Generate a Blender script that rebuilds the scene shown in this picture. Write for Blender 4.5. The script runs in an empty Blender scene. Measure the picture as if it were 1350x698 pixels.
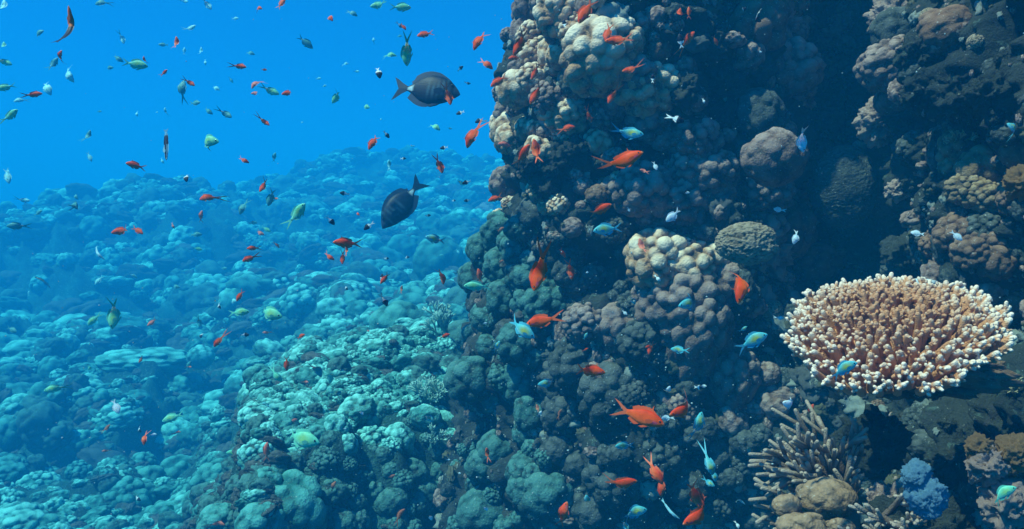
import bpy, bmesh, math, random
import numpy as np
from mathutils import Vector, Matrix, Euler
from mathutils.bvhtree import BVHTree

S = bpy.context.scene
C = S.collection
R = math.radians
# ------------------------------------------------------------------ camera
F = 964.0                                   # focal length in pixels of the 1350 px wide photograph
cam = bpy.data.cameras.new('camera'); camo = bpy.data.objects.new('camera', cam); C.objects.link(camo)
cam.sensor_width = 36; cam.lens = 36 * F / 1350; cam.clip_start = 0.05; cam.clip_end = 400
camo.location = (0, 0, 0); camo.rotation_euler = (R(90), 0, 0); S.camera = camo
# ------------------------------------------------------------------ light
SUN_FROM = Vector((-0.46, -0.24, 0.86)).normalized()
SUN_EL = math.asin(SUN_FROM.z); SUN_AZ = math.atan2(SUN_FROM.x, SUN_FROM.y)
w = bpy.data.worlds.new('World'); S.world = w; w.use_nodes = True
wn = w.node_tree; wn.nodes.clear()
out = wn.nodes.new('ShaderNodeOutputWorld'); bg = wn.nodes.new('ShaderNodeBackground')
sky = wn.nodes.new('ShaderNodeTexSky'); sky.sky_type = 'NISHITA'; sky.sun_disc = False
sky.sun_elevation = SUN_EL; sky.sun_rotation = SUN_AZ; sky.ground_albedo = 0.3
tint = wn.nodes.new('ShaderNodeMix'); tint.data_type = 'RGBA'; tint.blend_type = 'MULTIPLY'
tint.inputs[0].default_value = 1.0
tint.inputs[7].default_value = (0.015, 0.46, 1.0, 1)   # daylight filtered by the water column above
wn.links.new(sky.outputs[0], tint.inputs[6]); wn.links.new(tint.outputs[2], bg.inputs[0])
wn.links.new(bg.outputs[0], out.inputs[0]); bg.inputs[1].default_value = 0.105
sl = bpy.data.lights.new('sun', 'SUN'); sl.energy = 5.0; sl.angle = R(1.2); sl.color = (1.0, 0.79, 0.60)
so = bpy.data.objects.new('sun', sl); C.objects.link(so)
so.rotation_euler = SUN_FROM.to_track_quat('Z', 'Y').to_euler()
S.view_settings.view_transform = 'Standard'; S.view_settings.look = 'None'
S.view_settings.gamma = 1; S.view_settings.exposure = 0.82
S.view_settings.use_curve_mapping = False
S.cycles.use_denoising = True
S.cycles.max_bounces = 4; S.cycles.diffuse_bounces = 2; S.cycles.glossy_bounces = 2; S.cycles.volume_bounces = 1
S.cycles.sample_clamp_indirect = 4
HAZE_D = 0.098
HAZE_C = (0.006, 0.170, 0.385); HAZE_A = (0.02, 0.60, 1.0)
# ------------------------------------------------------------------ helpers
rng = np.random.default_rng(7); random.seed(7)
def P(px, py, Y): return Vector(((px - 675) / F * Y, Y, -(py - 349) / F * Y))
def pxof(v): return (675 + F * v.x / v.y, 349 - F * v.z / v.y)

def hash3(ix, iy, iz, seed):
    n = (ix.astype(np.int64) * 374761393 + iy.astype(np.int64) * 668265263 + iz.astype(np.int64) * 2147483647 + seed * 1274126177) & 0xffffffff
    n = ((n ^ (n >> 13)) * 1274126177) & 0xffffffff
    n = (n ^ (n >> 16)) & 0xffffffff
    return n / 4294967295.0
def vnoise(p, seed=0):
    f = np.floor(p); u = p - f; u = u * u * (3 - 2 * u); f = f.astype(np.int64)
    r = 0
    for dx in (0, 1):
        wx = u[:, 0] if dx else 1 - u[:, 0]
        for dy in (0, 1):
            wy = u[:, 1] if dy else 1 - u[:, 1]
            for dz in (0, 1):
                wz = u[:, 2] if dz else 1 - u[:, 2]
                r = r + wx * wy * wz * hash3(f[:, 0] + dx, f[:, 1] + dy, f[:, 2] + dz, seed)
    return r * 2 - 1
def fbm(p, freq, octs, seed=0, gain=0.5, ridge=False):
    r = 0; a = 1
    for o in range(octs):
        n = vnoise(p * freq + 17.3 * o, seed + o)
        r = r + a * ((1 - 2 * np.abs(n)) if ridge else n); a *= gain; freq *= 2.03
    return r
def worley_bump(p, cell, seed, rad=0.75):
    """rounded knobs: height of the nearest jittered sphere cap in a cubic lattice"""
    q = p / cell; f = np.floor(q).astype(np.int64); best = np.zeros(len(p))
    for dx in (-1, 0, 1):
        for dy in (-1, 0, 1):
            for dz in (-1, 0, 1):
                cx, cy, cz = f[:, 0] + dx, f[:, 1] + dy, f[:, 2] + dz
                d2 = (q[:, 0] - cx - hash3(cx, cy, cz, seed)) ** 2 + (q[:, 1] - cy - hash3(cx, cy, cz, seed + 1)) ** 2 + (q[:, 2] - cz - hash3(cx, cy, cz, seed + 2)) ** 2
                rr = rad * (0.7 + 0.5 * hash3(cx, cy, cz, seed + 3))
                best = np.maximum(best, np.sqrt(np.maximum(0, rr * rr - d2)))
    return best * cell

def mesh_np(name, V, Fc, mats, tip=None, col=None, midx=None, smooth=True):
    me = bpy.data.meshes.new(name)
    V = np.asarray(V, dtype=np.float32)
    if isinstance(Fc, np.ndarray):
        k = Fc.shape[1]; me.vertices.add(len(V)); me.vertices.foreach_set('co', V.ravel())
        me.loops.add(Fc.size); me.loops.foreach_set('vertex_index', Fc.ravel().astype(np.int32))
        me.polygons.add(len(Fc)); me.polygons.foreach_set('loop_start', np.arange(0, Fc.size, k, dtype=np.int32))
    else:
        me.from_pydata([tuple(v) for v in V.tolist()], [], Fc)
    me.update(calc_edges=True); me.validate()
    for m in (mats if isinstance(mats, (list, tuple)) else [mats]): me.materials.append(m)
    if smooth: me.polygons.foreach_set('use_smooth', np.ones(len(me.polygons), dtype=bool))
    if tip is not None:
        a = me.attributes.new('tip', 'FLOAT', 'POINT'); a.data.foreach_set('value', np.asarray(tip, dtype=np.float32))
    if col is not None:
        a = me.color_attributes.new('col', 'FLOAT_COLOR', 'POINT')
        cc = np.ones((len(V), 4), dtype=np.float32); cc[:, :3] = col; a.data.foreach_set('color', cc.ravel())
    if midx is not None: me.polygons.foreach_set('material_index', np.asarray(midx, dtype=np.int32))
    return me
def link(name, me, parent=None, loc=None, rot=None, scale=None):
    o = bpy.data.objects.new(name, me); C.objects.link(o)
    if parent: o.parent = parent
    if loc is not None: o.location = loc
    if rot is not None:
        o.rotation_mode = 'QUATERNION' if len(rot) == 4 else 'XYZ'
        if len(rot) == 4: o.rotation_quaternion = rot
        else: o.rotation_euler = rot
    if scale is not None: o.scale = scale if hasattr(scale, '__len__') else (scale,) * 3
    return o
def tag(o, label=None, cat=None, group=None, kind=None):
    if label: o['label'] = label
    if cat: o['category'] = cat
    if group: o['group'] = group
    if kind: o['kind'] = kind
    return o
# ------------------------------------------------------------------ materials
class N:
    def __init__(s, name):
        s.m = bpy.data.materials.new(name); s.m.use_nodes = True; s.t = s.m.node_tree; s.t.nodes.clear()
        s.out = s.t.nodes.new('ShaderNodeOutputMaterial'); s.b = s.t.nodes.new('ShaderNodeBsdfPrincipled')
        s.t.links.new(s.b.outputs[0], s.out.inputs[0])
        s.tc = s.t.nodes.new('ShaderNodeTexCoord')
    def L(s, a, b): s.t.links.new(a, b)
    def noise(s, scale, det=4, rough=0.6, vec=None, dist=0.0):
        n = s.t.nodes.new('ShaderNodeTexNoise'); n.inputs['Scale'].default_value = scale; n.inputs['Detail'].default_value = det
        n.inputs['Roughness'].default_value = rough; n.inputs['Distortion'].default_value = dist
        s.L(vec or s.tc.outputs['Object'], n.inputs['Vector']); return n.outputs['Fac']
    def voro(s, scale, feat='F1', out='Distance', vec=None):
        n = s.t.nodes.new('ShaderNodeTexVoronoi'); n.feature = feat; n.inputs['Scale'].default_value = scale
        s.L(vec or s.tc.outputs['Object'], n.inputs['Vector']); return n.outputs[out]
    def ramp(s, fac, stops, interp='LINEAR'):
        n = s.t.nodes.new('ShaderNodeValToRGB'); n.color_ramp.interpolation = interp; e = n.color_ramp.elements
        while len(e) < len(stops): e.new(0.5)
        for k, (p, c) in enumerate(stops): e[k].position = p; e[k].color = (*c, 1) if len(c) == 3 else c
        s.L(fac, n.inputs[0]); return n.outputs[0]
    def mix(s, fac, a, b, mode='MIX'):
        n = s.t.nodes.new('ShaderNodeMix'); n.data_type = 'RGBA'; n.blend_type = mode
        for sock, v in ((n.inputs[0], fac), (n.inputs[6], a), (n.inputs[7], b)):
            if isinstance(v, (int, float)): sock.default_value = v
            elif isinstance(v, tuple): sock.default_value = (*v, 1) if len(v) == 3 else v
            else: s.L(v, sock)
        return n.outputs[2]
    def math(s, op, a, b=None):
        n = s.t.nodes.new('ShaderNodeMath'); n.operation = op
        for i, v in ((0, a), (1, b)):
            if v is None: continue
            if isinstance(v, (int, float)): n.inputs[i].default_value = v
            else: s.L(v, n.inputs[i])
        return n.outputs[0]
    def attr(s, name, out='Fac'):
        n = s.t.nodes.new('ShaderNodeAttribute'); n.attribute_name = name; return n.outputs[out]
    def rand(s):
        return s.t.nodes.new('ShaderNodeObjectInfo').outputs['Random']
    def bump(s, h, strength=0.5, dist=0.01):
        n = s.t.nodes.new('ShaderNodeBump'); n.inputs['Strength'].default_value = strength; n.inputs['Distance'].default_value = dist
        s.L(h, n.inputs['Height']); s.L(n.outputs[0], s.b.inputs['Normal'])
    def done(s, col, rough=0.8, spec=0.2):
        if isinstance(col, tuple): s.b.inputs['Base Color'].default_value = (*col, 1)
        else: s.L(col, s.b.inputs['Base Color'])
        s.b.inputs['Roughness'].default_value = rough; s.b.inputs['Specular IOR Level'].default_value = spec
        return s.m

def coral_mat(name, a, b, tipc, var=0.5, bscale=60, dark=(0.03, 0.035, 0.03), hue=None):
    """a/b: two tissue colours mixed by noise; tipc: paler growing tips (mesh attribute); dark: darker tone in patches, low between the knobs"""
    n = N(name)
    geo = n.t.nodes.new('ShaderNodeNewGeometry').outputs['Position']
    base = n.mix(n.ramp(n.noise(7, 5, vec=geo), [(0.35, (0, 0, 0)), (0.65, (1, 1, 1))]), a, b)
    if hue: base = n.mix(n.math('MULTIPLY', n.rand(), 0.8), base, hue)
    t = n.attr('tip')
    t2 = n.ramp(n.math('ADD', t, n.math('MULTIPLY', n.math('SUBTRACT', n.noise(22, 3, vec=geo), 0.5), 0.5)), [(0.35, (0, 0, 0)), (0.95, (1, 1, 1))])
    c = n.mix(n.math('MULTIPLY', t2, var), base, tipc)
    blotch = n.ramp(n.noise(bscale * .28, 6, 0.75, vec=geo), [(0.47, (0, 0, 0)), (0.57, (1, 1, 1))])
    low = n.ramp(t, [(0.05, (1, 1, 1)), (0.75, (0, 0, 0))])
    c = n.mix(n.math('MULTIPLY', n.math('MULTIPLY', blotch, low), 0.8), c, dark)
    fl = n.ramp(n.noise(90, 3, 0.7, vec=geo), [(0.62, (0, 0, 0)), (0.70, (1, 1, 1))])
    c = n.mix(n.math('MULTIPLY', fl, 0.5), c, (0.6, 0.6, 0.55))
    h = n.math('ADD', n.noise(bscale, 5, 0.7, vec=geo), n.math('MULTIPLY', n.voro(bscale * 2.2, vec=geo), 0.35))
    n.bump(h, 0.8, 0.5 / bscale)
    return n.done(c, 0.85, 0.15)
M = {}
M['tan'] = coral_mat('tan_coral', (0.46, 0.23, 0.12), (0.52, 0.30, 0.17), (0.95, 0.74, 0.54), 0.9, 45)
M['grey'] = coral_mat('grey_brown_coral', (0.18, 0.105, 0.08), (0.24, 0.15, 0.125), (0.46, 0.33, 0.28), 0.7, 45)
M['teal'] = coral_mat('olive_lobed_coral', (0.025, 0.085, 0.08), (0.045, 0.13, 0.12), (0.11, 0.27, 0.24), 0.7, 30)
M['dusk'] = coral_mat('dark_coral', (0.035, 0.045, 0.042), (0.06, 0.07, 0.062), (0.15, 0.16, 0.145), 0.6, 40)  # dark tone; low on the wall it puts shade into the coral colour
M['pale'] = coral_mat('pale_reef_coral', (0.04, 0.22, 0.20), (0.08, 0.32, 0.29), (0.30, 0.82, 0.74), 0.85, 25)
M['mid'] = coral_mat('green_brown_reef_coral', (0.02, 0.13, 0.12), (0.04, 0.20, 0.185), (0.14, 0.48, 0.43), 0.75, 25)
M['yellow'] = coral_mat('yellow_brown_coral', (0.19, 0.115, 0.06), (0.24, 0.155, 0.09), (0.42, 0.30, 0.18), 0.7, 50)
M['fold'] = coral_mat('tan_boulder_coral', (0.30, 0.17, 0.09), (0.36, 0.22, 0.13), (0.46, 0.31, 0.20), 0.3, 60)
M['rust'] = coral_mat('rust_brown_coral', (0.20, 0.10, 0.06), (0.16, 0.09, 0.06), (0.36, 0.22, 0.15), 0.5, 90)

def rock_mat():
    n = N('crusted_reef_rock'); geo = n.t.nodes.new('ShaderNodeNewGeometry').outputs['Position']
    c = n.ramp(n.noise(3.5, 6, 0.65, vec=geo), [(0.3, (0.022, 0.035, 0.038)), (0.5, (0.06, 0.07, 0.06)), (0.7, (0.10, 0.115, 0.095))])
    for sc, lo, hi, colr, k in ((9, .58, .64, (0.10, 0.09, 0.11), .35), (13, .60, .66, (0.16, 0.24, 0.20), .7), (7, .62, .68, (0.20, 0.15, 0.09), .35)):
        mk = n.ramp(n.noise(sc, 6, 0.7, vec=geo, dist=0.6), [(lo, (0, 0, 0)), (hi, (1, 1, 1))])
        c = n.mix(n.math('MULTIPLY', mk, k), c, colr)
    fl = n.ramp(n.noise(55, 4, 0.75, vec=geo), [(0.63, (0, 0, 0)), (0.70, (1, 1, 1))])
    gate = n.ramp(n.noise(4, 3, vec=geo), [(0.4, (0, 0, 0)), (0.6, (1, 1, 1))])
    c = n.mix(n.math('MULTIPLY', n.math('MULTIPLY', fl, gate), 0.75), c, (0.55, 0.55, 0.48))
    h = n.math('ADD', n.noise(28, 7, 0.75, vec=geo), n.math('MULTIPLY', n.noise(110, 3, 0.7, vec=geo), 0.4))
    n.bump(h, 1.0, 0.035); return n.done(c, 0.9, 0.15)
M['rock'] = rock_mat()
def bed_mat():
    n = N('reef_floor'); geo = n.t.nodes.new('ShaderNodeNewGeometry').outputs['Position']
    c = n.ramp(n.noise(1.2, 7, 0.7, vec=geo), [(0.3, (0.015, 0.04, 0.04)), (0.48, (0.035, 0.10, 0.09)), (0.60, (0.05, 0.18, 0.165)), (0.72, (0.14, 0.38, 0.34))])
    sp = n.ramp(n.noise(18, 5, 0.75, vec=geo), [(0.55, (0, 0, 0)), (0.68, (1, 1, 1))])
    c = n.mix(n.math('MULTIPLY', sp, 0.5), c, (0.35, 0.58, 0.52))
    n.bump(n.math('ADD', n.noise(9, 7, 0.75, vec=geo), n.noise(45, 3, vec=geo)), 1.0, 0.06); return n.done(c, 0.9, 0.15)
M['bed'] = bed_mat()
def simple(name, col, col2, scale=30, rough=0.7, bs=0.4, spec=0.3):
    n = N(name); c = n.mix(n.noise(scale, 4), col, col2); n.bump(n.noise(scale * 3, 4, 0.7), bs, 0.01); return n.done(c, rough, spec)
def branch_mat(name, base, base2, tipc, p0=0.45, p1=0.95):
    n = N(name); t = n.attr('tip')
    c = n.mix(n.noise(25, 3), base, base2)
    t2 = n.ramp(n.math('ADD', t, n.math('MULTIPLY', n.math('SUBTRACT', n.noise(60, 2), 0.5), 0.35)), [(p0, (0, 0, 0)), (p1, (1, 1, 1))])
    c = n.mix(t2, c, tipc)
    n.bump(n.voro(260), 0.5, 0.004); return n.done(c, 0.75, 0.25)
M['acro'] = branch_mat('tan_table_coral', (0.58, 0.24, 0.11), (0.64, 0.32, 0.17), (0.93, 0.72, 0.56), 0.78, 1.16)
M['finger'] = branch_mat('grey_finger_coral', (0.13, 0.085, 0.065), (0.18, 0.12, 0.09), (0.42, 0.32, 0.25), 0.6, 1.0)
M['stag'] = branch_mat('pale_edged_branching_coral', (0.06, 0.16, 0.13), (0.09, 0.22, 0.18), (0.42, 0.66, 0.56), 0.5, 0.95)
M['olive'] = branch_mat('olive_twig_coral', (0.16, 0.12, 0.05), (0.22, 0.17, 0.08), (0.5, 0.42, 0.25), 0.5, 0.95)
M['sponge'] = simple('pale_blue_sponge', (0.10, 0.26, 0.40), (0.22, 0.42, 0.55), 14, 0.8, 0.8)
M['white_sand'] = simple('white_coral_patch', (0.7, 0.72, 0.7), (0.55, 0.6, 0.6), 20)
M['snow'] = simple('drifting_particle', (0.45, 0.5, 0.48), (0.3, 0.4, 0.4), 5)
def fish_mat():
    n = N('fish_skin'); c = n.attr('col', 'Color')
    v = n.ramp(n.noise(9, 3), [(0.3, (0.8, 0.8, 0.8)), (0.7, (1.12, 1.12, 1.12))])
    c = n.mix(1.0, c, v, 'MULTIPLY'); n.bump(n.voro(60), 0.15, 0.004); n.b.inputs['Subsurface Weight'].default_value = 0.35; n.b.inputs['Subsurface Radius'].default_value = (1.0, 0.4, 0.3); n.b.inputs['Subsurface Scale'].default_value = 0.02; return n.done(c, 0.5, 0.2)
M['fish'] = fish_mat()
def fin_mat():
    n = N('fish_fin'); c = n.attr('col', 'Color'); n.b.inputs['Alpha'].default_value = 0.85
    n.b.inputs['Transmission Weight'].default_value = 0.0; return n.done(c, 0.5, 0.3)
M['fin'] = fin_mat()
M['eye_dark'] = simple('fish_eye', (0.01, 0.008, 0.02), (0.01, 0.01, 0.03), 5, 0.15, 0.0, 0.8)
# ------------------------------------------------------------------ reef wall
# plan of the wall (X, Y) at several heights; runs from behind the pillar, round its face, into the cave, out to the near right wall
LEV = [-4.2, -1.6, -0.5, 0.4, 1.3, 2.1, 3.2]
PLAN = {
 -4.2: [(1.2, 9.5), (-.1, 7.2), (-.60, 5.6), (-.35, 4.6), (.25, 4.15), (.85, 4.0), (1.3, 4.1), (1.6, 4.0), (1.9, 3.7), (2.1, 3.0), (2.2, 2.3), (2.6, 1.4), (3.3, .6)],
 -1.6: [(1.3, 9.5), (.0, 7.0), (-.42, 5.4), (-.25, 4.5), (.25, 4.05), (.8, 3.8), (1.15, 3.6), (1.35, 3.2), (1.45, 2.75), (1.6, 2.35), (1.85, 2.0), (2.4, 1.4), (3.3, .6)],
 -0.5: [(1.4, 9.5), (.2, 7.0), (-.22, 5.2), (-.10, 4.4), (.35, 3.85), (.85, 3.6), (1.2, 3.6), (1.45, 3.45), (1.65, 3.0), (1.75, 2.55), (1.85, 2.1), (2.3, 1.4), (3.3, .6)],
  0.4: [(1.5, 9.5), (.35, 7.0), (-.02, 5.2), (.0, 4.3), (.40, 3.75), (.95, 3.6), (1.4, 3.8), (1.9, 4.6), (2.3, 4.6), (1.76, 3.2), (1.62, 2.62), (1.85, 1.9), (3.1, .6)],
  1.3: [(1.5, 9.5), (.4, 7.0), (.05, 5.1), (.06, 4.2), (.42, 3.6), (.95, 3.5), (1.45, 3.9), (2.0, 4.8), (2.4, 4.7), (1.80, 3.2), (1.66, 2.65), (1.85, 2.0), (3.1, .7)],
  2.1: [(1.6, 9.5), (.5, 7.0), (.25, 5.1), (.30, 4.2), (.72, 3.6), (1.1, 3.4), (1.45, 3.4), (1.8, 3.4), (2.0, 2.8), (2.2, 2.6), (2.4, 2.3), (2.6, 1.8), (3.2, .8)],  # cave span brought forward as an unseen ledge, shaped to shade the cave
  3.2: [(1.9, 9.5), (.9, 7.0), (.7, 5.2), (.8, 4.3), (1.1, 3.8), (1.3, 3.6), (1.6, 3.5), (1.9, 3.4), (2.2, 3.0), (2.35, 2.6), (2.5, 2.4), (2.8, 2.0), (3.5, 1.0)],
}
def catmull(pts, t):
    pts = np.asarray(pts, float); n = len(pts) - 1; t = np.clip(t, 0, n - 1e-6); i = np.floor(t).astype(int); u = (t - i)[:, None]
    g = lambda k: pts[np.clip(i + k, 0, n)]
    p0, p1, p2, p3 = g(-1), g(0), g(1), g(2)
    return 0.5 * (2 * p1 + (p2 - p0) * u + (2 * p0 - 5 * p1 + 4 * p2 - p3) * u ** 2 + (3 * p1 - p0 - 3 * p2 + p3) * u ** 3)
NU, NV = 620, 560
us = np.linspace(0, 12, NU); zs = np.linspace(-4.2, 3.2, NV)
rows = np.array([catmull(PLAN[l], us) for l in LEV])            # levels x NU x 2
rows = rows.reshape(len(LEV), -1)
lv = np.interp(zs, LEV, np.arange(len(LEV)))
G = catmull(rows, lv).reshape(NV, NU, 2)
W = np.dstack([G[:, :, 0], G[:, :, 1], np.repeat(zs[:, None], NU, 1)])
def grid_norm(W):
    du = np.gradient(W, axis=1); dv = np.gradient(W, axis=0); n = np.cross(du, dv); n /= np.linalg.norm(n, axis=2, keepdims=True) + 1e-9; return n
nn = grid_norm(W)
if nn[NV // 2, NU // 3, 1] > 0: nn = -nn
p = W.reshape(-1, 3)
disp = 0.13 * fbm(p, 1.6, 3, 3) + 0.05 * fbm(p, 5, 3, 9, ridge=True) + 0.028 * fbm(p, 16, 3, 21, 0.6) + 0.55 * worley_bump(p, 0.34, 5, 0.6) + 0.35 * worley_bump(p + 3.1, 0.13, 8, 0.6)
W2 = W + nn * (disp - 0.10).reshape(NV, NU)[:, :, None]
idx = np.arange(NU * NV).reshape(NV, NU)
quads = np.stack([idx[:-1, :-1], idx[:-1, 1:], idx[1:, 1:], idx[1:, :-1]], -1).reshape(-1, 4)
wall_me = mesh_np('reef_wall', W2.reshape(-1, 3), quads, M['rock'])
wall = link('reef_wall', wall_me); tag(wall, 'dark crusted rock wall of the coral reef with a cave', None, None, 'structure')
wall_bvh = BVHTree.FromPolygons([tuple(v) for v in W2[::3, ::3].reshape(-1, 3).tolist()],
    (lambda a: np.stack([a[:-1, :-1], a[:-1, 1:], a[1:, 1:], a[1:, :-1]], -1).reshape(-1, 4).tolist())(np.arange(len(us[::3]) * len(zs[::3])).reshape(len(zs[::3]), len(us[::3]))))
# ------------------------------------------------------------------ reef floor (a height field)
def far(Y): return Y if Y <= 6 else 6 + (Y - 6) * 1.85
def zz(py, Y): return -(py - 349) / F * far(Y)
COLS = [
 (-1.6, [(0, -3.2), (6, -3.0), (9, -2.6), (14, -1.3), (15.5, .6), (19, 1.6), (24, .6), (34, -2), (56, -4)]),
 (-.70, [(0, -3.1), (5, -2.9), (7, zz(700, 7)), (8.3, zz(640, 8.3)), (9.6, zz(545, 9.6)), (11, zz(505, 11)), (13, zz(452, 13)), (14.4, zz(440, 14.4)), (15.1, zz(352, 15.1)), (17, zz(300, 17)), (19, zz(286, 19)), (23, .9), (34, -2), (56, -4)]),
 (-.56, [(0, -3.0), (5, -2.9), (7, zz(705, 7)), (8.0, zz(640, 8)), (9.3, zz(590, 9.3)), (10, zz(520, 10)), (12, zz(475, 12)), (14.4, zz(440, 14.4)), (15.1, zz(345, 15.1)), (17, zz(285, 17)), (19, zz(262, 19)), (23, 2), (34, -1), (56, -4)]),
 (-.46, [(0, -3.0), (4.2, -2.5), (5, zz(730, 5)), (6.5, zz(720, 6.5)), (8.5, zz(650, 8.5)), (9.6, zz(590, 9.6)), (10.4, zz(500, 10.4)), (12.5, zz(455, 12.5)), (14.4, zz(425, 14.4)), (15.2, zz(345, 15.2)), (17, zz(275, 17)), (19.5, zz(250, 19.5)), (23, 2.8), (34, -1), (56, -4)]),
 (-.40, [(0, -3.0), (4.0, -2.3), (4.5, zz(680, 4.5)), (5.1, zz(635, 5.1)), (6, zz(640, 6)), (7.5, zz(640, 7.5)), (9.6, zz(540, 9.6)), (11, zz(470, 11)), (13.5, zz(425, 13.5)), (15.5, zz(375, 15.5)), (17.5, zz(285, 17.5)), (20, zz(256, 20)), (24, 3), (34, 0), (56, -4)]),
 (-.34, [(0, -3.0), (3.9, -2.4), (4.4, zz(600, 4.4)), (5.0, zz(545, 5)), (5.8, zz(500, 5.8)), (6.6, zz(500, 6.6)), (8, zz(520, 8)), (10, zz(460, 10)), (12.5, zz(415, 12.5)), (15.5, zz(370, 15.5)), (17.5, zz(315, 17.5)), (20.5, zz(268, 20.5)), (24, zz(238, 24)), (30, 2), (56, -4)]),
 (-.25, [(0, -3.0), (3.9, -2.5), (4.6, zz(700, 4.6)), (4.85, zz(560, 4.85)), (5.7, zz(490, 5.7)), (6.8, zz(455, 6.8)), (8, zz(470, 8)), (10, zz(430, 10)), (12.5, zz(400, 12.5)), (15.5, zz(360, 15.5)), (19, zz(290, 19)), (25, zz(212, 25)), (29, 5), (56, -4)]),
 (-.17, [(0, -3.0), (4.0, -2.6), (4.75, zz(700, 4.75)), (5.0, zz(565, 5.0)), (5.7, zz(500, 5.7)), (6.6, zz(445, 6.6)), (8, zz(440, 8)), (10, zz(425, 10)), (12.5, zz(400, 12.5)), (15.5, zz(355, 15.5)), (19, zz(285, 19)), (25, zz(208, 25)), (29, 5), (56, -4)]),
 (-.09, [(0, -3.0), (4.2, -2.7), (5.1, zz(690, 5.1)), (5.35, zz(560, 5.35)), (5.9, zz(505, 5.9)), (6.8, zz(440, 6.8)), (8, zz(425, 8)), (10, zz(400, 10)), (12.5, zz(375, 12.5)), (15.5, zz(340, 15.5)), (19, zz(275, 19)), (25, zz(206, 25)), (29, 5), (56, -4)]),
 (.05, [(0, -3.0), (4.6, -3.2), (5.4, -2.6), (8, -.9), (12.5, -.3), (16, .3), (25, 5.4), (29, 5.0), (56, -4)]),
 (1.4, [(0, -3.2), (6, -3.8), (12, -3), (30, 0), (56, -4)]),
]
CT = np.array([c[0] for c in COLS]); YS = np.linspace(0, 105, 1801)
TAB = np.array([np.interp(YS, [far(a) for a, b in c[1]], [b for a, b in c[1]]) for c in COLS])
def bed_z(X, Y):
    t = np.clip(X / np.maximum(Y, 1.0), -1.6, 1.4); ci = np.interp(t, CT, np.arange(len(CT))); i = np.clip(np.floor(ci).astype(int), 0, len(CT) - 2)
    u = ci - i; u = u * u * (3 - 2 * u); yi = np.clip(Y / 105 * 1800, 0, 1799.999); j = np.floor(yi).astype(int); v = yi - j
    z = (TAB[i, j] * (1 - v) + TAB[i, j + 1] * v) * (1 - u) + (TAB[i + 1, j] * (1 - v) + TAB[i + 1, j + 1] * v) * u
    p = np.stack([X, Y, np.zeros_like(X)], 1)
    k = np.clip((Y - 3) / 9, 0.25, 1)
    k = np.clip((Y - 4) / 14, 0.16, 1); g = fbm(p, 0.36, 2, 45)
    z = z + k * (0.30 * fbm(p, 0.4, 2, 40) + 0.34 * fbm(p, 1.1, 2, 50, ridge=True) - 1.1 * np.clip((g - .25) * 3, 0, 1)) + 0.10 * fbm(p, 4.2, 4, 60, 0.6) + 0.4 * worley_bump(p, 0.2, 71, 0.6)
    return z - 0.15
NS, NY = 760, 620
ss = np.linspace(-1.35, 0.62, NS); yy = -1.5 + (102) * (np.exp(np.linspace(0, 3.0, NY)) - 1) / (math.exp(3.0) - 1)
SX, SY = np.meshgrid(ss, yy); BX = SX * (SY + 4.5) * (0.62 + 0.38 * np.clip(SY / 8, 0, 1)); 
BZ = bed_z(BX.ravel(), np.maximum(SY.ravel(), 0))
BV = np.stack([BX.ravel(), SY.ravel(), BZ], 1)
idx = np.arange(NS * NY).reshape(NY, NS)
quads = np.stack([idx[:-1, :-1], idx[:-1, 1:], idx[1:, 1:], idx[1:, :-1]], -1).reshape(-1, 4)
bed = link('reef_floor', mesh_np('reef_floor', BV, quads, M['bed'])); tag(bed, 'terraced reef slope of coral rock falling away from a distant ridge', None, None, 'structure')
B4 = BV.reshape(NY, NS, 3)[::3, ::3]
bed_bvh = BVHTree.FromPolygons([tuple(v) for v in B4.reshape(-1, 3).tolist()],
    (lambda a: np.stack([a[:-1, :-1], a[:-1, 1:], a[1:, 1:], a[1:, :-1]], -1).reshape(-1, 4).tolist())(np.arange(B4.shape[0] * B4.shape[1]).reshape(B4.shape[:2])))
def cast(px, py, bvh):
    d = Vector(((px - 675) / F, 1, -(py - 349) / F)).normalized(); h = bvh.ray_cast(Vector((0, 0, 0)), d, 80)
    if h[0] is None: return None
    n = h[1] if h[1].dot(d) < 0 else -h[1]
    return h[0], n
def hit(px, py):
    a, b = cast(px, py, wall_bvh), cast(px, py, bed_bvh)
    if a and b: return a if a[0].y < b[0].y else b
    return a or b
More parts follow.
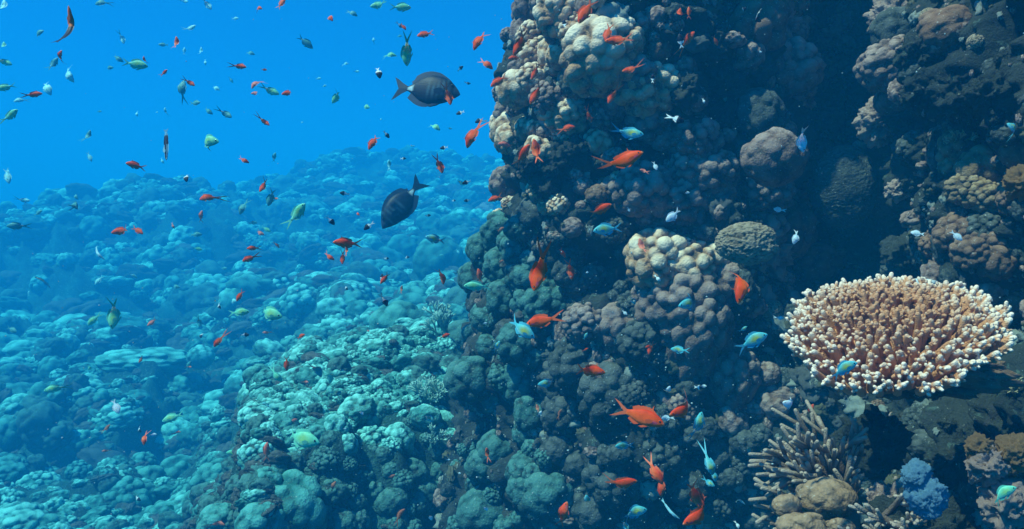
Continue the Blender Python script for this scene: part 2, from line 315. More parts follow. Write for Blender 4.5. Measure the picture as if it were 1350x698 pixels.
# ------------------------------------------------------------------ labels by place
REG = [
 (1000, 350, 1350, 540, 'at the tan table coral'), (1000, 540, 1240, 700, 'around the grey finger coral'), (1240, 540, 1350, 700, 'by the pink crusted rock'),
 (1000, 0, 1185, 350, 'before the dark cave'), (1185, 0, 1350, 350, 'on the near right wall'),
 (0, 0, 130, 130, 'beside the slender orange-headed fish'), (130, 0, 300, 130, 'in clear water above the thin upright fish'),
 (300, 0, 480, 130, 'in clear water high over the distant ridge'), (480, 0, 640, 185, 'around the upper surgeonfish'),
 (0, 130, 160, 250, 'in clear water above the pale mound'), (160, 130, 300, 240, 'around the thin upright fish'),
 (300, 130, 480, 240, 'just above the distant ridge crest'), (480, 185, 622, 330, 'around the lower surgeonfish'),
 (0, 250, 200, 330, 'over the pale mound crest'), (160, 240, 350, 330, 'over the mound\'s sloping shoulder'), (350, 240, 480, 340, 'against the hazy distant ridge'),
 (0, 330, 200, 450, 'before the mound\'s shaded face'), (200, 330, 400, 450, 'over the terrace below the mound'), (400, 330, 595, 440, 'over the hollow beside the pillar'),
 (0, 450, 160, 700, 'over the low rubble slope'), (160, 450, 290, 700, 'above the dark reef gully'), (290, 440, 450, 700, 'over the front spur\'s lit crest'), (450, 440, 600, 700, 'by the front spur\'s shaded face'),
 (600, 0, 720, 100, 'at the pillar\'s top edge'), (600, 100, 720, 235, 'at the pillar\'s pale upper flank'), (720, 0, 855, 110, 'at the pillar\'s bright crown'), (720, 110, 855, 235, 'at the pillar\'s upper middle'),
 (855, 0, 1000, 235, 'on the crusty rock beside the crown'), (595, 235, 720, 450, 'on the pillar\'s shaded flank'), (720, 235, 855, 400, 'at the pillar\'s dark hollow'), (855, 235, 1000, 440, 'beside the grey column coral'),
 (595, 450, 720, 700, 'among teal lobes at the pillar\'s foot'), (720, 400, 855, 580, 'at the pillar\'s lower middle'), (720, 580, 855, 700, 'low at the pillar\'s foot'), (855, 440, 1000, 600, 'near the rounded column coral'), (855, 600, 1000, 700, 'left of the grey finger coral')]
def region(x, y):
    x = min(max(x, 1), 1349); y = min(max(y, 1), 697)
    for a, b, c, d, s in REG:
        if a <= x < c and b <= y < d: return s
    return 'over the reef'
PENDING = []         # (object, px, py, phrase)
ORD = ['first', 'second', 'third', 'fourth', 'fifth', 'sixth', 'seventh', 'eighth', 'ninth', 'tenth', 'eleventh', 'twelfth', 'thirteenth', 'fourteenth', 'fifteenth', 'sixteenth', 'seventeenth', 'eighteenth', 'nineteenth', 'twentieth']
NUMW = ['zero', 'one', 'two', 'three', 'four', 'five', 'six', 'seven', 'eight', 'nine', 'ten', 'eleven', 'twelve', 'thirteen', 'fourteen', 'fifteen', 'sixteen', 'seventeen', 'eighteen', 'nineteen', 'twenty']
ROWS = {2: ['top', 'bottom'], 3: ['top', 'middle', 'bottom'], 4: ['top', 'upper', 'lower', 'bottom'], 5: ['top', 'upper', 'middle', 'lower', 'bottom']}
def fit(s):
    for a, b in ((', the ', ', '), (' with yellow-green flank', ''), ('in clear water ', 'in water '), (' black and white ', ' black-and-white ')):
        if len(s.split()) <= 16: break
        s = s.replace(a, b)
    return s
def flush_labels():
    g = {}
    for o, x, y, ph in PENDING: g.setdefault((ph, region(x, y)), []).append((x, y, o))
    for (ph, rg), L in g.items():
        nr = 1 if len(L) <= 6 else min(5, -(-len(L) // 6)); L.sort(key=lambda q: q[1]); n = len(L)
        for r_ in range(nr):
            row = sorted(L[r_ * n // nr:(r_ + 1) * n // nr], key=lambda q: q[0]); rn = '' if nr == 1 else f', {ROWS[nr][r_]} row'
            for k, (x, y, o) in enumerate(row):
                if len(row) == 1: o['label'] = fit(f'{ph} {rg}{rn}')
                elif len(row) == 2: o['label'] = fit(f'{ph} {rg}{rn}, the ' + ('left' if k == 0 else 'right') + ' one')
                else: o['label'] = fit(f'{ph} {rg}{rn}, ' + ('leftmost' if k == 0 else 'rightmost' if k == len(row) - 1 else ORD[k] + ' from left'))
# ------------------------------------------------------------------ coral colony shapes
_ico = {}
def ico(n):
    if n not in _ico:
        bm = bmesh.new(); bmesh.ops.create_icosphere(bm, subdivisions=n, radius=1); bm.verts.ensure_lookup_table()
        _ico[n] = (np.array([v.co for v in bm.verts]), np.array([[v.index for v in f.verts] for f in bm.faces])); bm.free()
    return _ico[n]
def sphere_pts(n, r, jit=0.35):
    i = np.arange(n) + 0.5; ph = np.arccos(1 - 2 * i / n); th = math.pi * (1 + 5 ** 0.5) * i
    D = np.stack([np.cos(th) * np.sin(ph), np.sin(th) * np.sin(ph), np.cos(ph)], 1) + r.normal(0, jit * math.sqrt(4 / n), (n, 3))
    return D / np.linalg.norm(D, axis=1, keepdims=True)
def lobes(V, n, a, wf, r, vmin=0.55):
    D = sphere_pts(n, r); wd = wf * math.sqrt(4 * math.pi / n) * r.uniform(0.75, 1.3, n); h = a * r.uniform(vmin, 1, n) * wd / wd.mean()
    best = np.zeros(len(V))
    for k in range(n):
        ang = np.arccos(np.clip(V @ D[k], -1, 1)); best = np.maximum(best, h[k] * np.sqrt(np.maximum(0, 1 - (ang / wd[k]) ** 2)))
    return best
def colony(name, seed, sub, nb, ab, nk, ak, mat, squash=(1, 1, .85), rough=0.03, column=0.0):
    r = np.random.default_rng(seed); V, Fc = ico(sub)
    big = lobes(V, nb, ab, 0.85, r) if nb else 0
    Vb = V * (0.8 + big)[:, None] if nb else V * 0.9
    kn = lobes(V, nk, ak, 0.60, r, .7) if nk else np.zeros(len(V))
    rr = (0.8 + (big if nb else 0.1)) + kn + rough * fbm(V + seed, 6, 3, seed)
    Q = V * rr[:, None]
    if column: Q[:, 2] = np.where(Q[:, 2] < 0, Q[:, 2] * (1 + column), Q[:, 2])
    Q = Q * np.array(squash)
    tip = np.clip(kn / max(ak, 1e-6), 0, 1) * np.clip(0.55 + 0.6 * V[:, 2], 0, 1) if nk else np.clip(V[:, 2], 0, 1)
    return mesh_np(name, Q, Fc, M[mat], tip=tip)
def ribbed(name, seed, mat):
    V, Fc = ico(6); r = np.random.default_rng(seed)
    q = V + 0.10 * np.stack([fbm(V, 2, 3, seed + k) for k in range(3)], 1)
    ph = q[:, 2] * 34 + 2.5 * fbm(V, 3, 3, seed + 9)
    d = np.abs(np.sin(ph)) ** 0.7
    rr = 0.9 + 0.035 * d + 0.10 * fbm(V, 1.5, 2, seed) + 0.02 * fbm(V, 12, 2, seed + 3)
    return mesh_np(name, V * rr[:, None] * np.array([1, .8, 1.15]), Fc, M[mat], tip=d * np.clip(.5 + .5 * V[:, 2], 0, 1))
def crust(name, seed, mat, amp=0.22, freq=2.2, sq=(1, 1, 1), sub=5):
    V, Fc = ico(sub)
    d = 1.35 * amp * fbm(V, freq, 5, seed, 0.62) + 0.10 * fbm(V, 7, 3, seed + 5, 0.6, ridge=True)
    return mesh_np(name, V * (0.9 + d)[:, None] * np.array(sq), Fc, M[mat], tip=np.clip(0.5 + 2 * d, 0, 1))
# one family of shapes per kind; colours differ through the material
FAM = {}
def fam(key):
    if key in FAM: return FAM[key]
    kind, mat = key.split(':'); L = []
    if kind == 'knobby': L = [colony('knobby_coral', 11 + k, 6, 9, .38, 64 + 18 * k, .30, mat, (1, .95, .9)) for k in range(4)]
    if kind == 'lobed': L = [colony('lobed_coral', 31 + k, 5, 10, .46, 34 + 8 * k, .26, mat, (1, .9, .95)) for k in range(3)]
    if kind == 'column': L = [colony('column_coral', 51 + k, 6, 10, .32, 84, .23, mat, (.85, .85, 1.05), .03, .7) for k in range(2)]
    if kind == 'dome': L = [colony('dome_coral', 71 + k, 5, 7, .26, 48, .10, mat, (1, .95, .88), .035) for k in range(3)]
    if kind == 'shelf': L = [colony('shelf_coral', 91 + k, 5, 12, .5, 110, .24, mat, (1.15, 1.0, .6), .04) for k in range(3)]
    if kind == 'crust': L = [crust('crusted_rock', 111 + k, mat) for k in range(3)]
    if kind == 'ribbed': L = [ribbed('ribbed_coral', 131, mat)]
    FAM[key] = L; return L
KN = {'knobby': ('knobby_coral', 'coral', 'knobby coral head'), 'lobed': ('lobed_coral', 'coral', 'lobed coral head'), 'column': ('column_coral', 'coral', 'knobby column coral'),
      'dome': ('dome_coral', 'coral', 'smooth coral dome'), 'shelf': ('shelf_coral', 'coral', 'spreading coral clump'), 'crust': ('reef_boulder', 'rock', 'rock outcrop'), 'ribbed': ('ribbed_coral', 'coral', 'ribbed coral mound')}
COLN = {'tan': 'pale tan', 'grey': 'grey-brown', 'teal': 'teal', 'dusk': 'dark', 'pale': 'pale cyan', 'mid': 'blue-green', 'yellow': 'yellow-brown', 'rust': 'rusty brown', 'rock': 'speckled dark', 'sponge': 'light blue'}
NCOR = 0
def coral(key, px, py, rpx, push=0.35, asp=(1, 1, 1), label=None, pt=None, big=None, Y=None):
    """a colony whose middle shows at (px, py) with radius rpx, bedded on the reef there"""
    global NCOR; NCOR += 1
    h = hit(px, py)
    if Y is not None: loc = P(px, py, Y); nrm = Vector((0, -1, .3)).normalized()
    elif h is None: return None
    else: loc, nrm = h
    rad = rpx / F * loc.y * 0.95
    kind, mat = key.split(':'); L = fam(key); me = L[NCOR % len(L)]
    up = (Vector((0, 0, 1)) * 1.0 + nrm * 0.55).normalized()
    q = up.to_track_quat('Z', 'Y') @ Euler((0, 0, random.uniform(0, 6.28))).to_quaternion()
    if asp != (1, 1, 1): q = Euler((0, 0, random.uniform(-.3, .3))).to_quaternion()
    if Y is None:
        loc = loc + nrm * rad * (push - 0.45)
    nm, cat, ph = KN[kind]
    o = link(nm, me, None, loc, q, (rad * asp[0], rad * asp[1], rad * asp[2]))
    tag(o, label, cat, ph + 's growing on the reef')
    x, y = pxof(loc)
    if not label: PENDING.append((o, x, y, '%s %s' % (COLN[mat], ph)))
    return o
# ------------------------------------------------------------------ branching corals
class Tubes:
    def __init__(s): s.V = []; s.F = []; s.T = []; s.n = 0
    def add(s, pts, rad, t0=0.0, t1=1.0, sides=7, cap=True):
        """a tapered tube through pts with a rounded end; tip attribute runs t0..t1"""
        pts = [Vector(q) for q in pts]; d = (pts[-1] - pts[-2]).normalized()
        rads = list(np.interp(np.linspace(0, 1, len(pts)), np.linspace(0, 1, len(rad)), rad)); ts = list(np.linspace(t0, t1, len(pts)))
        re = rads[-1]
        pts += [pts[-1] + d * re * .55, pts[-1] + d * re * .88]; rads += [re * .83, re * .42]; ts += [t1, t1]
        up = Vector((0.31, 0.2, 0.93)) if abs(d.z) < .9 else Vector((1, 0.1, 0)); rings = []
        for k, c in enumerate(pts):
            dd = (pts[min(k + 1, len(pts) - 1)] - pts[max(k - 1, 0)]).normalized(); a = dd.cross(up).normalized(); b = dd.cross(a)
            for j in range(sides):
                an = 6.2832 * j / sides; s.V.append(c + (a * math.cos(an) + b * math.sin(an)) * rads[k]); s.T.append(ts[k])
        for k in range(len(pts) - 1):
            for j in range(sides):
                q = s.n + k * sides; s.F.append((q + j, q + (j + 1) % sides, q + sides + (j + 1) % sides, q + sides + j))
        s.V.append(pts[-1] + d * re * .10); s.T.append(t1); e = len(s.V) - 1; q = s.n + (len(pts) - 1) * sides
        for j in range(sides): s.F.append((q + j, q + (j + 1) % sides, e))
        s.n = len(s.V)
    def mesh(s, name, mat): return mesh_np(name, [tuple(v) for v in s.V], s.F, mat, tip=s.T)
def perp(d):
    a = Vector((random.gauss(0, 1), random.gauss(0, 1), random.gauss(0, 1))); a -= a.project(d); return a.normalized()

def acro_finger(T, p, d, L, r, tm=1.0):
    k = random.uniform(.8, 1.15); L *= k; d = d.normalized(); bend = perp(d) * L * .08
    T.add([p - d * L * .3, p + d * L * .3 + bend, p + d * L * .7 + bend * .6, p + d * L], [r * 1.15, r, r * .85, r * .62], 0, tm, 7)
    nb = random.randint(4, 7)
    for j in range(nb):
        u = random.uniform(.28, .82); s = perp(d); dd = (s * .8 + d * .85).normalized(); l = L * random.uniform(.22, .40)
        q = p + d * L * u + bend * .7; T.add([q, q + dd * l * .6, q + dd * l], [r * .62, r * .55, r * .42], (u * .6 + .1) * tm, min(1, u + .42) * tm, 5)

def table_coral():
    cen = Vector((0.962, 1.86, -0.163)); nrm = Vector((-0.20, -0.41, 0.89)).normalized()
    root = bpy.data.objects.new('table_coral', None); C.objects.link(root); root.location = cen
    ax = Vector((1, 0.05, 0.02)); ax = (ax - ax.project(nrm)).normalized(); ay = nrm.cross(ax)
    def outline(th): return 0.227 * (1 + .06 * math.sin(2 * th + .6) + .05 * math.sin(3 * th + 2) + .03 * math.sin(7 * th))
    # plate
    V = []; Fc = []; nr, na = 10, 64
    for side in (0, 1):
        for i in range(nr + 1):
            for j in range(na):
                th = 6.2832 * j / na; r_ = outline(th) * .93 * i / nr
                zz_ = 0.002 - 0.04 * (i / nr) ** 2 + 0.007 * math.sin(9 * th + 5 * i / nr)
                if side: zz_ -= 0.02 * (1 - (i / nr) ** 4) + 0.05 * (1 - i / nr) ** 2
                V.append(ax * r_ * math.cos(th) + ay * r_ * math.sin(th) + nrm * zz_)
        o_ = side * (nr + 1) * na
        for i in range(nr):
            for j in range(na):
                a, b = o_ + i * na + j, o_ + i * na + (j + 1) % na; c, d = a + na, b + na
                Fc.append((a, b, d, c) if not side else (a, c, d, b))
    link('plate', mesh_np('plate', [tuple(v) for v in V], Fc, M['acro'], tip=[0] * len(V)), root)
    link('stalk', crust('stalk', 301, 'rust', .2, 2.5), root, (.20, .26, -.135), (0, .1, .6), (.30, .20, .085))
    pts = []; sp = 0.0195; R0 = .30; tries = 0
    cell = {}
    while tries < 26000:
        tries += 1; th = random.uniform(0, 6.2832); r_ = math.sqrt(random.random()) * outline(th)
        x, y = r_ * math.cos(th), r_ * math.sin(th); k = (int(x / sp + 99), int(y / sp + 99)); ok = True
        for a in (-1, 0, 1):
            for b in (-1, 0, 1):
                for (u, v) in cell.get((k[0] + a, k[1] + b), []):
                    if (u - x) ** 2 + (v - y) ** 2 < sp * sp: ok = False; break
        if ok: cell.setdefault(k, []).append((x, y)); pts.append((x, y, r_ / outline(th)))
    # the front rim shows largest: those branches are parts of their own
    def front(q): return -(ax * q[0] + ay * q[1]).y + .25 * q[2]
    pts.sort(key=front, reverse=True)
    rest = Tubes()
    for k, (x, y, u) in enumerate(pts):
        p = ax * x + ay * y - nrm * (.03 - .048 * (1 - u * u)); rad = (ax * x + ay * y).normalized() if u > .01 else nrm
        d = nrm * 1.0 + rad * (.95 * u ** 1.6) + Vector((0, 0, .25)) * (1 - u) + perp(nrm) * .16; L = .049 * (1 - .14 * u) + .008 * random.random()
        T = Tubes() if k < 95 else rest
        acro_finger(T, p, d, L * (1 + .15 * u), .0092 + .0016 * random.random(), .76 + .28 * u * u)
        if k < 95: link('branch', T.mesh('branch', M['acro']), root)
    o = link('branches', rest.mesh('branches', M['acro']), root); o['kind'] = 'stuff'
    tag(root, 'wide tan table coral of short white-tipped branches jutting from the wall', 'coral'); return root

def finger_coral(name, root_p, dirs, label, L=.16, r=.0075, mat='finger'):
    """a bush of soft fingers; dirs = (direction, how many branches)"""
    root = bpy.data.objects.new(name, None); C.objects.link(root); root.location = root_p; n = 0
    core = Tubes(); q_ = L / .205; core.add([(0.08 * q_, .20 * q_, -.14 * q_), (0.03 * q_, .09 * q_, -.06 * q_), (0, 0.02, -.01)], [.08 * q_, .07 * q_, .035 * q_], 0, 0, 12); link('base', core.mesh('base', M[mat]), root)
    for d0, cnt in dirs:
        for k in range(cnt):
            d = (Vector(d0) + Vector((random.gauss(0, .30), random.gauss(0, .30), random.gauss(0, .26)))).normalized(); T = Tubes()
            off = Vector((random.gauss(0, .035), random.gauss(0, .03), random.gauss(0, .035))); l = L * random.uniform(.65, 1.05)
            b = perp(d) * l * .16; q1 = off + d * l * .5 + b; q2 = off + d * l + b * .3
            T.add([off, off + d * l * .25 + b * .6, q1, off + d * l * .78 + b * .8, q2], [r * 1.25, r * 1.15, r, r * .95, r * .85], 0, 1, 8)
            for j in range(random.randint(2, 4)):
                u = random.uniform(.35, .8); s = perp(d); dd = (d * .9 + s * .55).normalized(); q = off + d * l * u + b * .9
                ll = l * random.uniform(.28, .48); T.add([q, q + dd * ll * .5 + d * ll * .05, q + dd * ll + d * ll * .12], [r * .9, r * .85, r * .75], u * .7, 1, 7)
            link('branch', T.mesh('branch', M[mat]), root); n += 1
    tag(root, label, 'coral'); return root

def bush(name, T, p, d, l, r, depth, spread=.5):
    q = p + d * l + perp(d) * l * .1; T.add([p, (p + q) / 2 + perp(d) * l * .05, q], [r, r * .9, r * .75], 1 - (depth + 1) / 5, 1 - depth / 5, 6)
    if depth > 0:
        for k in range(3 if depth > 1 else 2): bush(name, T, q, (d + perp(d) * spread + Vector((0, 0, .12))).normalized(), l * random.uniform(.7, .9), r * .78, depth - 1, spread)
def bush_coral(px, py, rpx, mat, label, seed, ups=9, back=0.05):
    random.seed(seed); h = hit(px, py)
    if h is None: return
    loc = h[0] + h[1] * back; rad = rpx / F * loc.y; T = Tubes()
    for k in range(ups):
        d = (h[1] * .8 + Vector((0, -.2, .8)) + perp(Vector((0, 0, 1))) * .9).normalized(); bush('b', T, Vector((random.gauss(0, .12), 0, random.gauss(0, .12))) * rad, d, rad * .34, rad * .055, 3)
    o = link('branching_coral', T.mesh('branching_coral', M[mat]), None, loc); tag(o, label, 'coral'); return o
# ------------------------------------------------------------------ fish
def fish_mesh(name, kind, bend=0.0, seed=0):
    """unit-length fish: nose at +x, back up +z, flat in y; returns mesh, eye position and radius"""
    r = np.random.default_rng(seed + 5)
    prof = {   # s from the nose: (position, top, bottom, half width)
     'anthias': [(0, .0, .0, .0), (.03, .035, .03, .02), (.10, .085, .06, .045), (.20, .125, .09, .06), (.32, .145, .115, .064), (.45, .135, .115, .055), (.58, .095, .085, .038), (.68, .055, .05, .022), (.74, .042, .04, .013)],
     'chromis': [(0, .0, .0, .0), (.03, .045, .035, .02), (.10, .10, .08, .05), (.20, .15, .13, .068), (.33, .175, .155, .07), (.46, .155, .14, .058), (.58, .10, .095, .036), (.68, .05, .05, .018), (.74, .038, .038, .011)],
     'damsel': [(0, .0, .0, .0), (.03, .06, .045, .02), (.10, .12, .10, .05), (.20, .17, .16, .07), (.35, .20, .185, .072), (.48, .17, .165, .055), (.60, .10, .10, .032), (.70, .05, .05, .016), (.76, .042, .042, .01)],
     'tang': [(0, -.02, .03, .0), (.03, .03, .06, .02), (.09, .10, .11, .045), (.18, .18, .17, .062), (.30, .225, .215, .068), (.44, .235, .225, .06), (.56, .20, .20, .042), (.67, .12, .12, .022), (.74, .045, .05, .012), (.80, .035, .035, .01)],
     'wrasse': [(0, .0, .0, .0), (.03, .02, .02, .014), (.12, .042, .042, .03), (.30, .055, .055, .036), (.50, .055, .055, .034), (.70, .045, .045, .025), (.86, .032, .032, .012), (.90, .03, .03, .009)],
    }[kind]
    prof = np.array(prof); ns, na = 26, 16; sx = 1 - np.cos(np.linspace(0, math.pi / 2, ns)); sx = np.linspace(0, 1, ns) ** 1.25 * prof[-1, 0]
    ip = lambda c: np.interp(sx, prof[:, 0], prof[:, c]); tp, bt, wd = ip(1), ip(2), ip(3)
    if kind == 'anthias': tp, bt = tp * 1.14, bt * 1.14
    k_ = np.array([.25, .5, .25])
    for a in (tp, bt, wd): a[1:-1] = np.convolve(a, k_, 'valid')
    V = []; col = []; Fc = []; mi = []
    def colour(s, v, part):
        """s along the body, v from belly -1 to back 1"""
        if kind == 'anthias':
            c = np.array([.99, .11, .012]); bel = np.array([.99, .24, .08]); back = np.array([.92, .04, .01])
            c = c + (bel - c) * max(0, -v - .25) * .9 + (back - c) * max(0, v - .1)
            if part == 'fin': c = np.array([.92, .13, .035])
            if part == 'tail': c = np.array([.85, .16, .06])
            if part == 'body' and s < .05: c = np.array([.9, .22, .10])
            if part == 'body' and .15 < s < .24 and -.45 < v < -.05: c = np.array([.70, .10, .16])
        elif kind == 'chromis':
            c = np.array([.06, .46, .52]); mid = np.array([.42, .48, .08])
            kx = math.exp(-((s - .36) / .16) ** 2) * math.exp(-((v - .05) / .6) ** 2); c = c + (mid - c) * min(1, kx * 1.1)
            if v < -.55: c = c + (np.array([.35, .70, .72]) - c) * .6
            if part != 'body': c = np.array([.07, .42, .55])
        elif kind == 'damsel':
            dk = np.array([.012, .015, .03]); wh = np.array([.75, .80, .80]); c = dk if s < .52 else wh
            if part == 'fin': c = dk if s < .5 else wh
            if part == 'tail': c = wh
        elif kind == 'tang':
            c = np.array([.003, .012, .034])
            for q in (.17, .25, .32, .39, .46): c = c + (np.array([.06, .15, .20]) - c) * math.exp(-((s - q - .02 * v) / .009) ** 2) * .7
            if part == 'fin': c = np.array([.02, .035, .07])
            if part == 'body' and .70 < s < .78: c = np.array([.5, .65, .65]) if abs(v) < .6 else c
            if part == 'body' and s < .10: c = np.array([.03, .05, .08])
        elif kind == 'wrasse':
            c = np.array([.008, .012, .04]) if abs(v) < .45 or s > .5 else np.array([.25, .5, .6])
            if s > .78: c = np.array([.10, .3, .45])
        elif kind == 'blenny': c = np.array([.5, .1, .03])
        return c
    cur = lambda x: bend * (max(0, .65 - x)) ** 2 * 1.6
    def put(x, y, z, c): V.append((x, y + cur(x), z)); col.append(c)
    for i in range(ns):
        x = 1 - sx[i]; zc = (tp[i] - bt[i]) / 2; hz = (tp[i] + bt[i]) / 2
        for j in range(na):
            an = 6.2832 * j / na; sn, cs = math.sin(an), math.cos(an)
            z = zc + hz * sn; y = wd[i] * math.copysign(abs(cs) ** 1.15, cs); put(x, y, z, colour(sx[i], sn, 'body'))
    for i in range(ns - 1):
        for j in range(na):
            a, b = i * na + j, i * na + (j + 1) % na; Fc.append((a, a + na, b + na, b)); mi.append(0)
    e = len(V); put(1 - sx[-1], 0, 0, colour(sx[-1], 0, 'body'))
    for j in range(na): Fc.append(((ns - 1) * na + j, e, (ns - 1) * na + (j + 1) % na)); mi.append(0)
    def fin(top, bot, part='fin', yo=0.0, yo2=None):
        """a thin membrane between two edge lines of points (x, z)"""
        b0 = len(V); m = len(top)
        for side in (0, 1):
            for k in range(m):
                th = .004 if side == 0 else -.004; f = k / (m - 1)
                put(top[k][0], yo + th * .3 + (0 if yo2 is None else yo2), top[k][1], colour(1 - top[k][0], .9, part)); put(bot[k][0], yo + th, bot[k][1], colour(1 - bot[k][0], .5, part))
        for side in (0, 1):
            o_ = b0 + side * 2 * m
            for k in range(m - 1):
                a = o_ + 2 * k; Fc.append((a, a + 1, a + 3, a + 2)); mi.append(1)
    tz = lambda s: float(np.interp(s, sx, tp)); bz = lambda s: float(np.interp(s, sx, bt))
    pe = prof[-1, 0]; px_ = 1 - pe
    if kind in ('anthias', 'chromis', 'damsel', 'tang', 'wrasse'):
        hd = {'anthias': .052, 'chromis': .055, 'damsel': .06, 'tang': .045, 'wrasse': .02}[kind]
        s0, s1 = {'anthias': (.20, .64), 'chromis': (.22, .63), 'damsel': (.22, .64), 'tang': (.14, .72), 'wrasse': (.2, .84)}[kind]
        q = np.linspace(s0, s1, 17); top = []; bot = []
        for k, s in enumerate(q):
            f = k / 16; sp = (hd * (.75 + .25 * math.sin(f * 3.1)) if f < .75 else hd * (1.25 - (f - .75) * 1.2)) * min(1, f * 6 + .15) * (1.0 + (.10 if k % 2 else -.06) * (f < .6))
            if kind == 'tang': sp = hd * min(1, f * 3 + .1) * (1 + .6 * f) * (1 if f < .93 else .55)
            top.append((1 - s - sp * .45, tz(s) + sp)); bot.append((1 - s, tz(s) - .012))
        fin(top, bot)
        if kind == 'anthias' and seed % 2 == 0:      # the long third ray of some males
            fin([(1 - .27 - .02, tz(.27) + .12), (1 - .27 - .035, tz(.27) + .05)], [(1 - .27, tz(.27)), (1 - .285, tz(.285))])
        a0, a1 = {'anthias': (.46, .66), 'chromis': (.44, .65), 'damsel': (.42, .66), 'tang': (.34, .72), 'wrasse': (.45, .84)}[kind]
        q = np.linspace(a0, a1, 9); top = []; bot = []
        for k, s in enumerate(q):
            f = k / 8; sp = hd * (1.1 if kind != 'tang' else .95 + .5 * f) * min(1, f * 3 + .15) * (1.15 - .5 * f * (kind != 'tang'))
            top.append((1 - s - sp * .6, -bz(s) - sp)); bot.append((1 - s, -bz(s) + .012))
        fin(top, bot)
        # tail: two lobes, forked
        tl, sp, nk = {'anthias': (1 - pe, .125, .10), 'chromis': (1 - pe, .12, .10), 'damsel': (1 - pe, .11, .14), 'tang': (1 - pe + .02, .15, .12), 'wrasse': (1 - pe, .045, .085)}[kind]
        for sg in (1, -1):
            w0 = prof[-1, 1]
            outer = [(px_ + .02, sg * w0 * .9), (px_ - tl * .35, sg * (w0 + sp * .35)), (px_ - tl * .7, sg * (w0 + sp * .75)), (px_ - tl * (1.12 if kind == 'anthias' else 1), sg * (w0 + sp * 1.0))]
            inner = [(px_ + .02, 0), (px_ - nk * .6, 0), (px_ - nk * 1.1, sg * sp * .28), (px_ - tl * (.98 if kind == 'anthias' else .9), sg * (w0 + sp * .80))]
            if kind in ('tang', 'wrasse'): inner = [(px_ + .02, 0), (px_ - tl * .35, 0), (px_ - tl * .6, 0), (px_ - tl * .72, sg * sp * .35)]
            fin(outer, inner, 'tail')
        # pelvic and pectoral fins
        for sg in (1, -1):
            y0 = sg * float(np.interp(.24, sx, wd))
            s = .30; fin([(1 - s - .02, -bz(s) - .02), (1 - s - .10, -bz(s) - hd * 1.1), (1 - s - .16, -bz(s) - hd * .9)], [(1 - s + .03, -bz(s) + .015), (1 - s - .02, -bz(s) + .01), (1 - s - .05, -bz(s) + .01)], 'fin', sg * .012)
            s = .235; zc = -.02
            fin([(1 - s, zc + .022), (1 - s - .07, zc + .035), (1 - s - .14, zc + .0)], [(1 - s, zc - .02), (1 - s - .06, zc - .055), (1 - s - .12, zc - .05)], 'fin', y0 * .92, sg * .02)
    me = mesh_np(name, V, Fc, [M['fish'], M['fin']], col=np.array(col), midx=mi)
    es = {'anthias': (.105, .028, .021), 'chromis': (.10, .03, .024), 'damsel': (.10, .035, .026), 'tang': (.125, .085, .016), 'wrasse': (.06, .012, .011)}[kind]
    ey = float(np.interp(es[0], sx, wd)) * .93
    return me, (1 - es[0], ey, es[1], es[2])
EV, EF = ico(2)
def recolour(me, f):
    m = me.copy(); a = m.color_attributes['col']; n = len(m.vertices); b = np.empty(n * 4, dtype=np.float32); a.data.foreach_get('color', b)
    b = b.reshape(-1, 4); co = np.empty(n * 3, dtype=np.float32); m.vertices.foreach_get('co', co); b[:, :3] = f(b[:, :3], co.reshape(-1, 3)); a.data.foreach_set('color', b.ravel()); return m
FISH = {}
for k in ('anthias', 'chromis', 'damsel', 'tang', 'wrasse'):
    FISH[k] = [fish_mesh(k, k, b, s) for s, b in enumerate((0.0, .9, -.9, 1.6, -1.6) if k != 'tang' else (0.15, -.2))]
lift = lambda c, t, k: c + (np.array(t) - c) * k
FISH['faint'] = [(recolour(m, lambda c, v: lift(c, (.30, .78, .80), .8)), e) for m, e in FISH['chromis']]
FISH['dusky'] = [(recolour(m, lambda c, v: lift(c, (.08, .36, .36), .92)), e) for m, e in FISH['chromis']]
FISH['green'] = [(recolour(m, lambda c, v: lift(c, (.20, .72, .36), .6)), e) for m, e in FISH['chromis']]
FISH['brown'] = [(recolour(m, lambda c, v: lift(c, (.40, .16, .09), .85)), e) for m, e in FISH['anthias']]
FISH['pink'] = [(recolour(m, lambda c, v: lift(c, (.90, .26, .18), .75)), e) for m, e in FISH['anthias']]
FISH['silver'] = [(recolour(m, lambda c, v: lift(c, (.72, .80, .82), .95)), e) for m, e in FISH['damsel']]
FISH['slim'] = [(recolour(m, lambda c, v: lift(c, (.30, .60, .68), .95)), e) for m, e in FISH['wrasse']]
FISH['orange'] = [(recolour(m, lambda c, v: np.where(v[:, :1] > .52, np.array([[.75, .16, .03]]), np.array([[.015, .01, .02]])) + 0 * c), e) for m, e in FISH['wrasse']]
EYE = {}
def eye_mesh(key, r):
    if key not in EYE: EYE[key] = mesh_np('eye', EV * np.array([1, .45, 1]) * r, EF, M['eye_dark'])
    return EYE[key]
FK = {'R': ('anthias', 'anthias', 'orange-red fish', .085), 'C': ('chromis', 'chromis', 'turquoise fish with yellow-green flank', .075), 'G': ('green', 'chromis', 'green fish', .11),
      'B': ('faint', 'chromis', 'pale blue fish', .11), 'D': ('dusky', 'damselfish', 'dusky fish', .12), 'W': ('damsel', 'damselfish', 'black and white fish', .055),
      'S': ('silver', 'damselfish', 'silvery white fish', .05), 'T': ('tang', 'surgeonfish', '', .42), 'X': ('wrasse', 'cleaner_wrasse', '', .12), 'O': ('orange', 'wrasse', '', .13),
      'N': ('brown', 'anthias', 'brownish fish', .08), 'K': ('pink', 'anthias', 'pinkish red fish', .08), 'L': ('slim', 'wrasse', 'thin pale fish', .11)}
GRP = {'anthias': 'anthias hovering over the reef', 'chromis': 'chromis hovering over the reef', 'damselfish': 'small damselfish over the reef', 'surgeonfish': 'surgeonfish swimming by the pillar'}
NF = 0
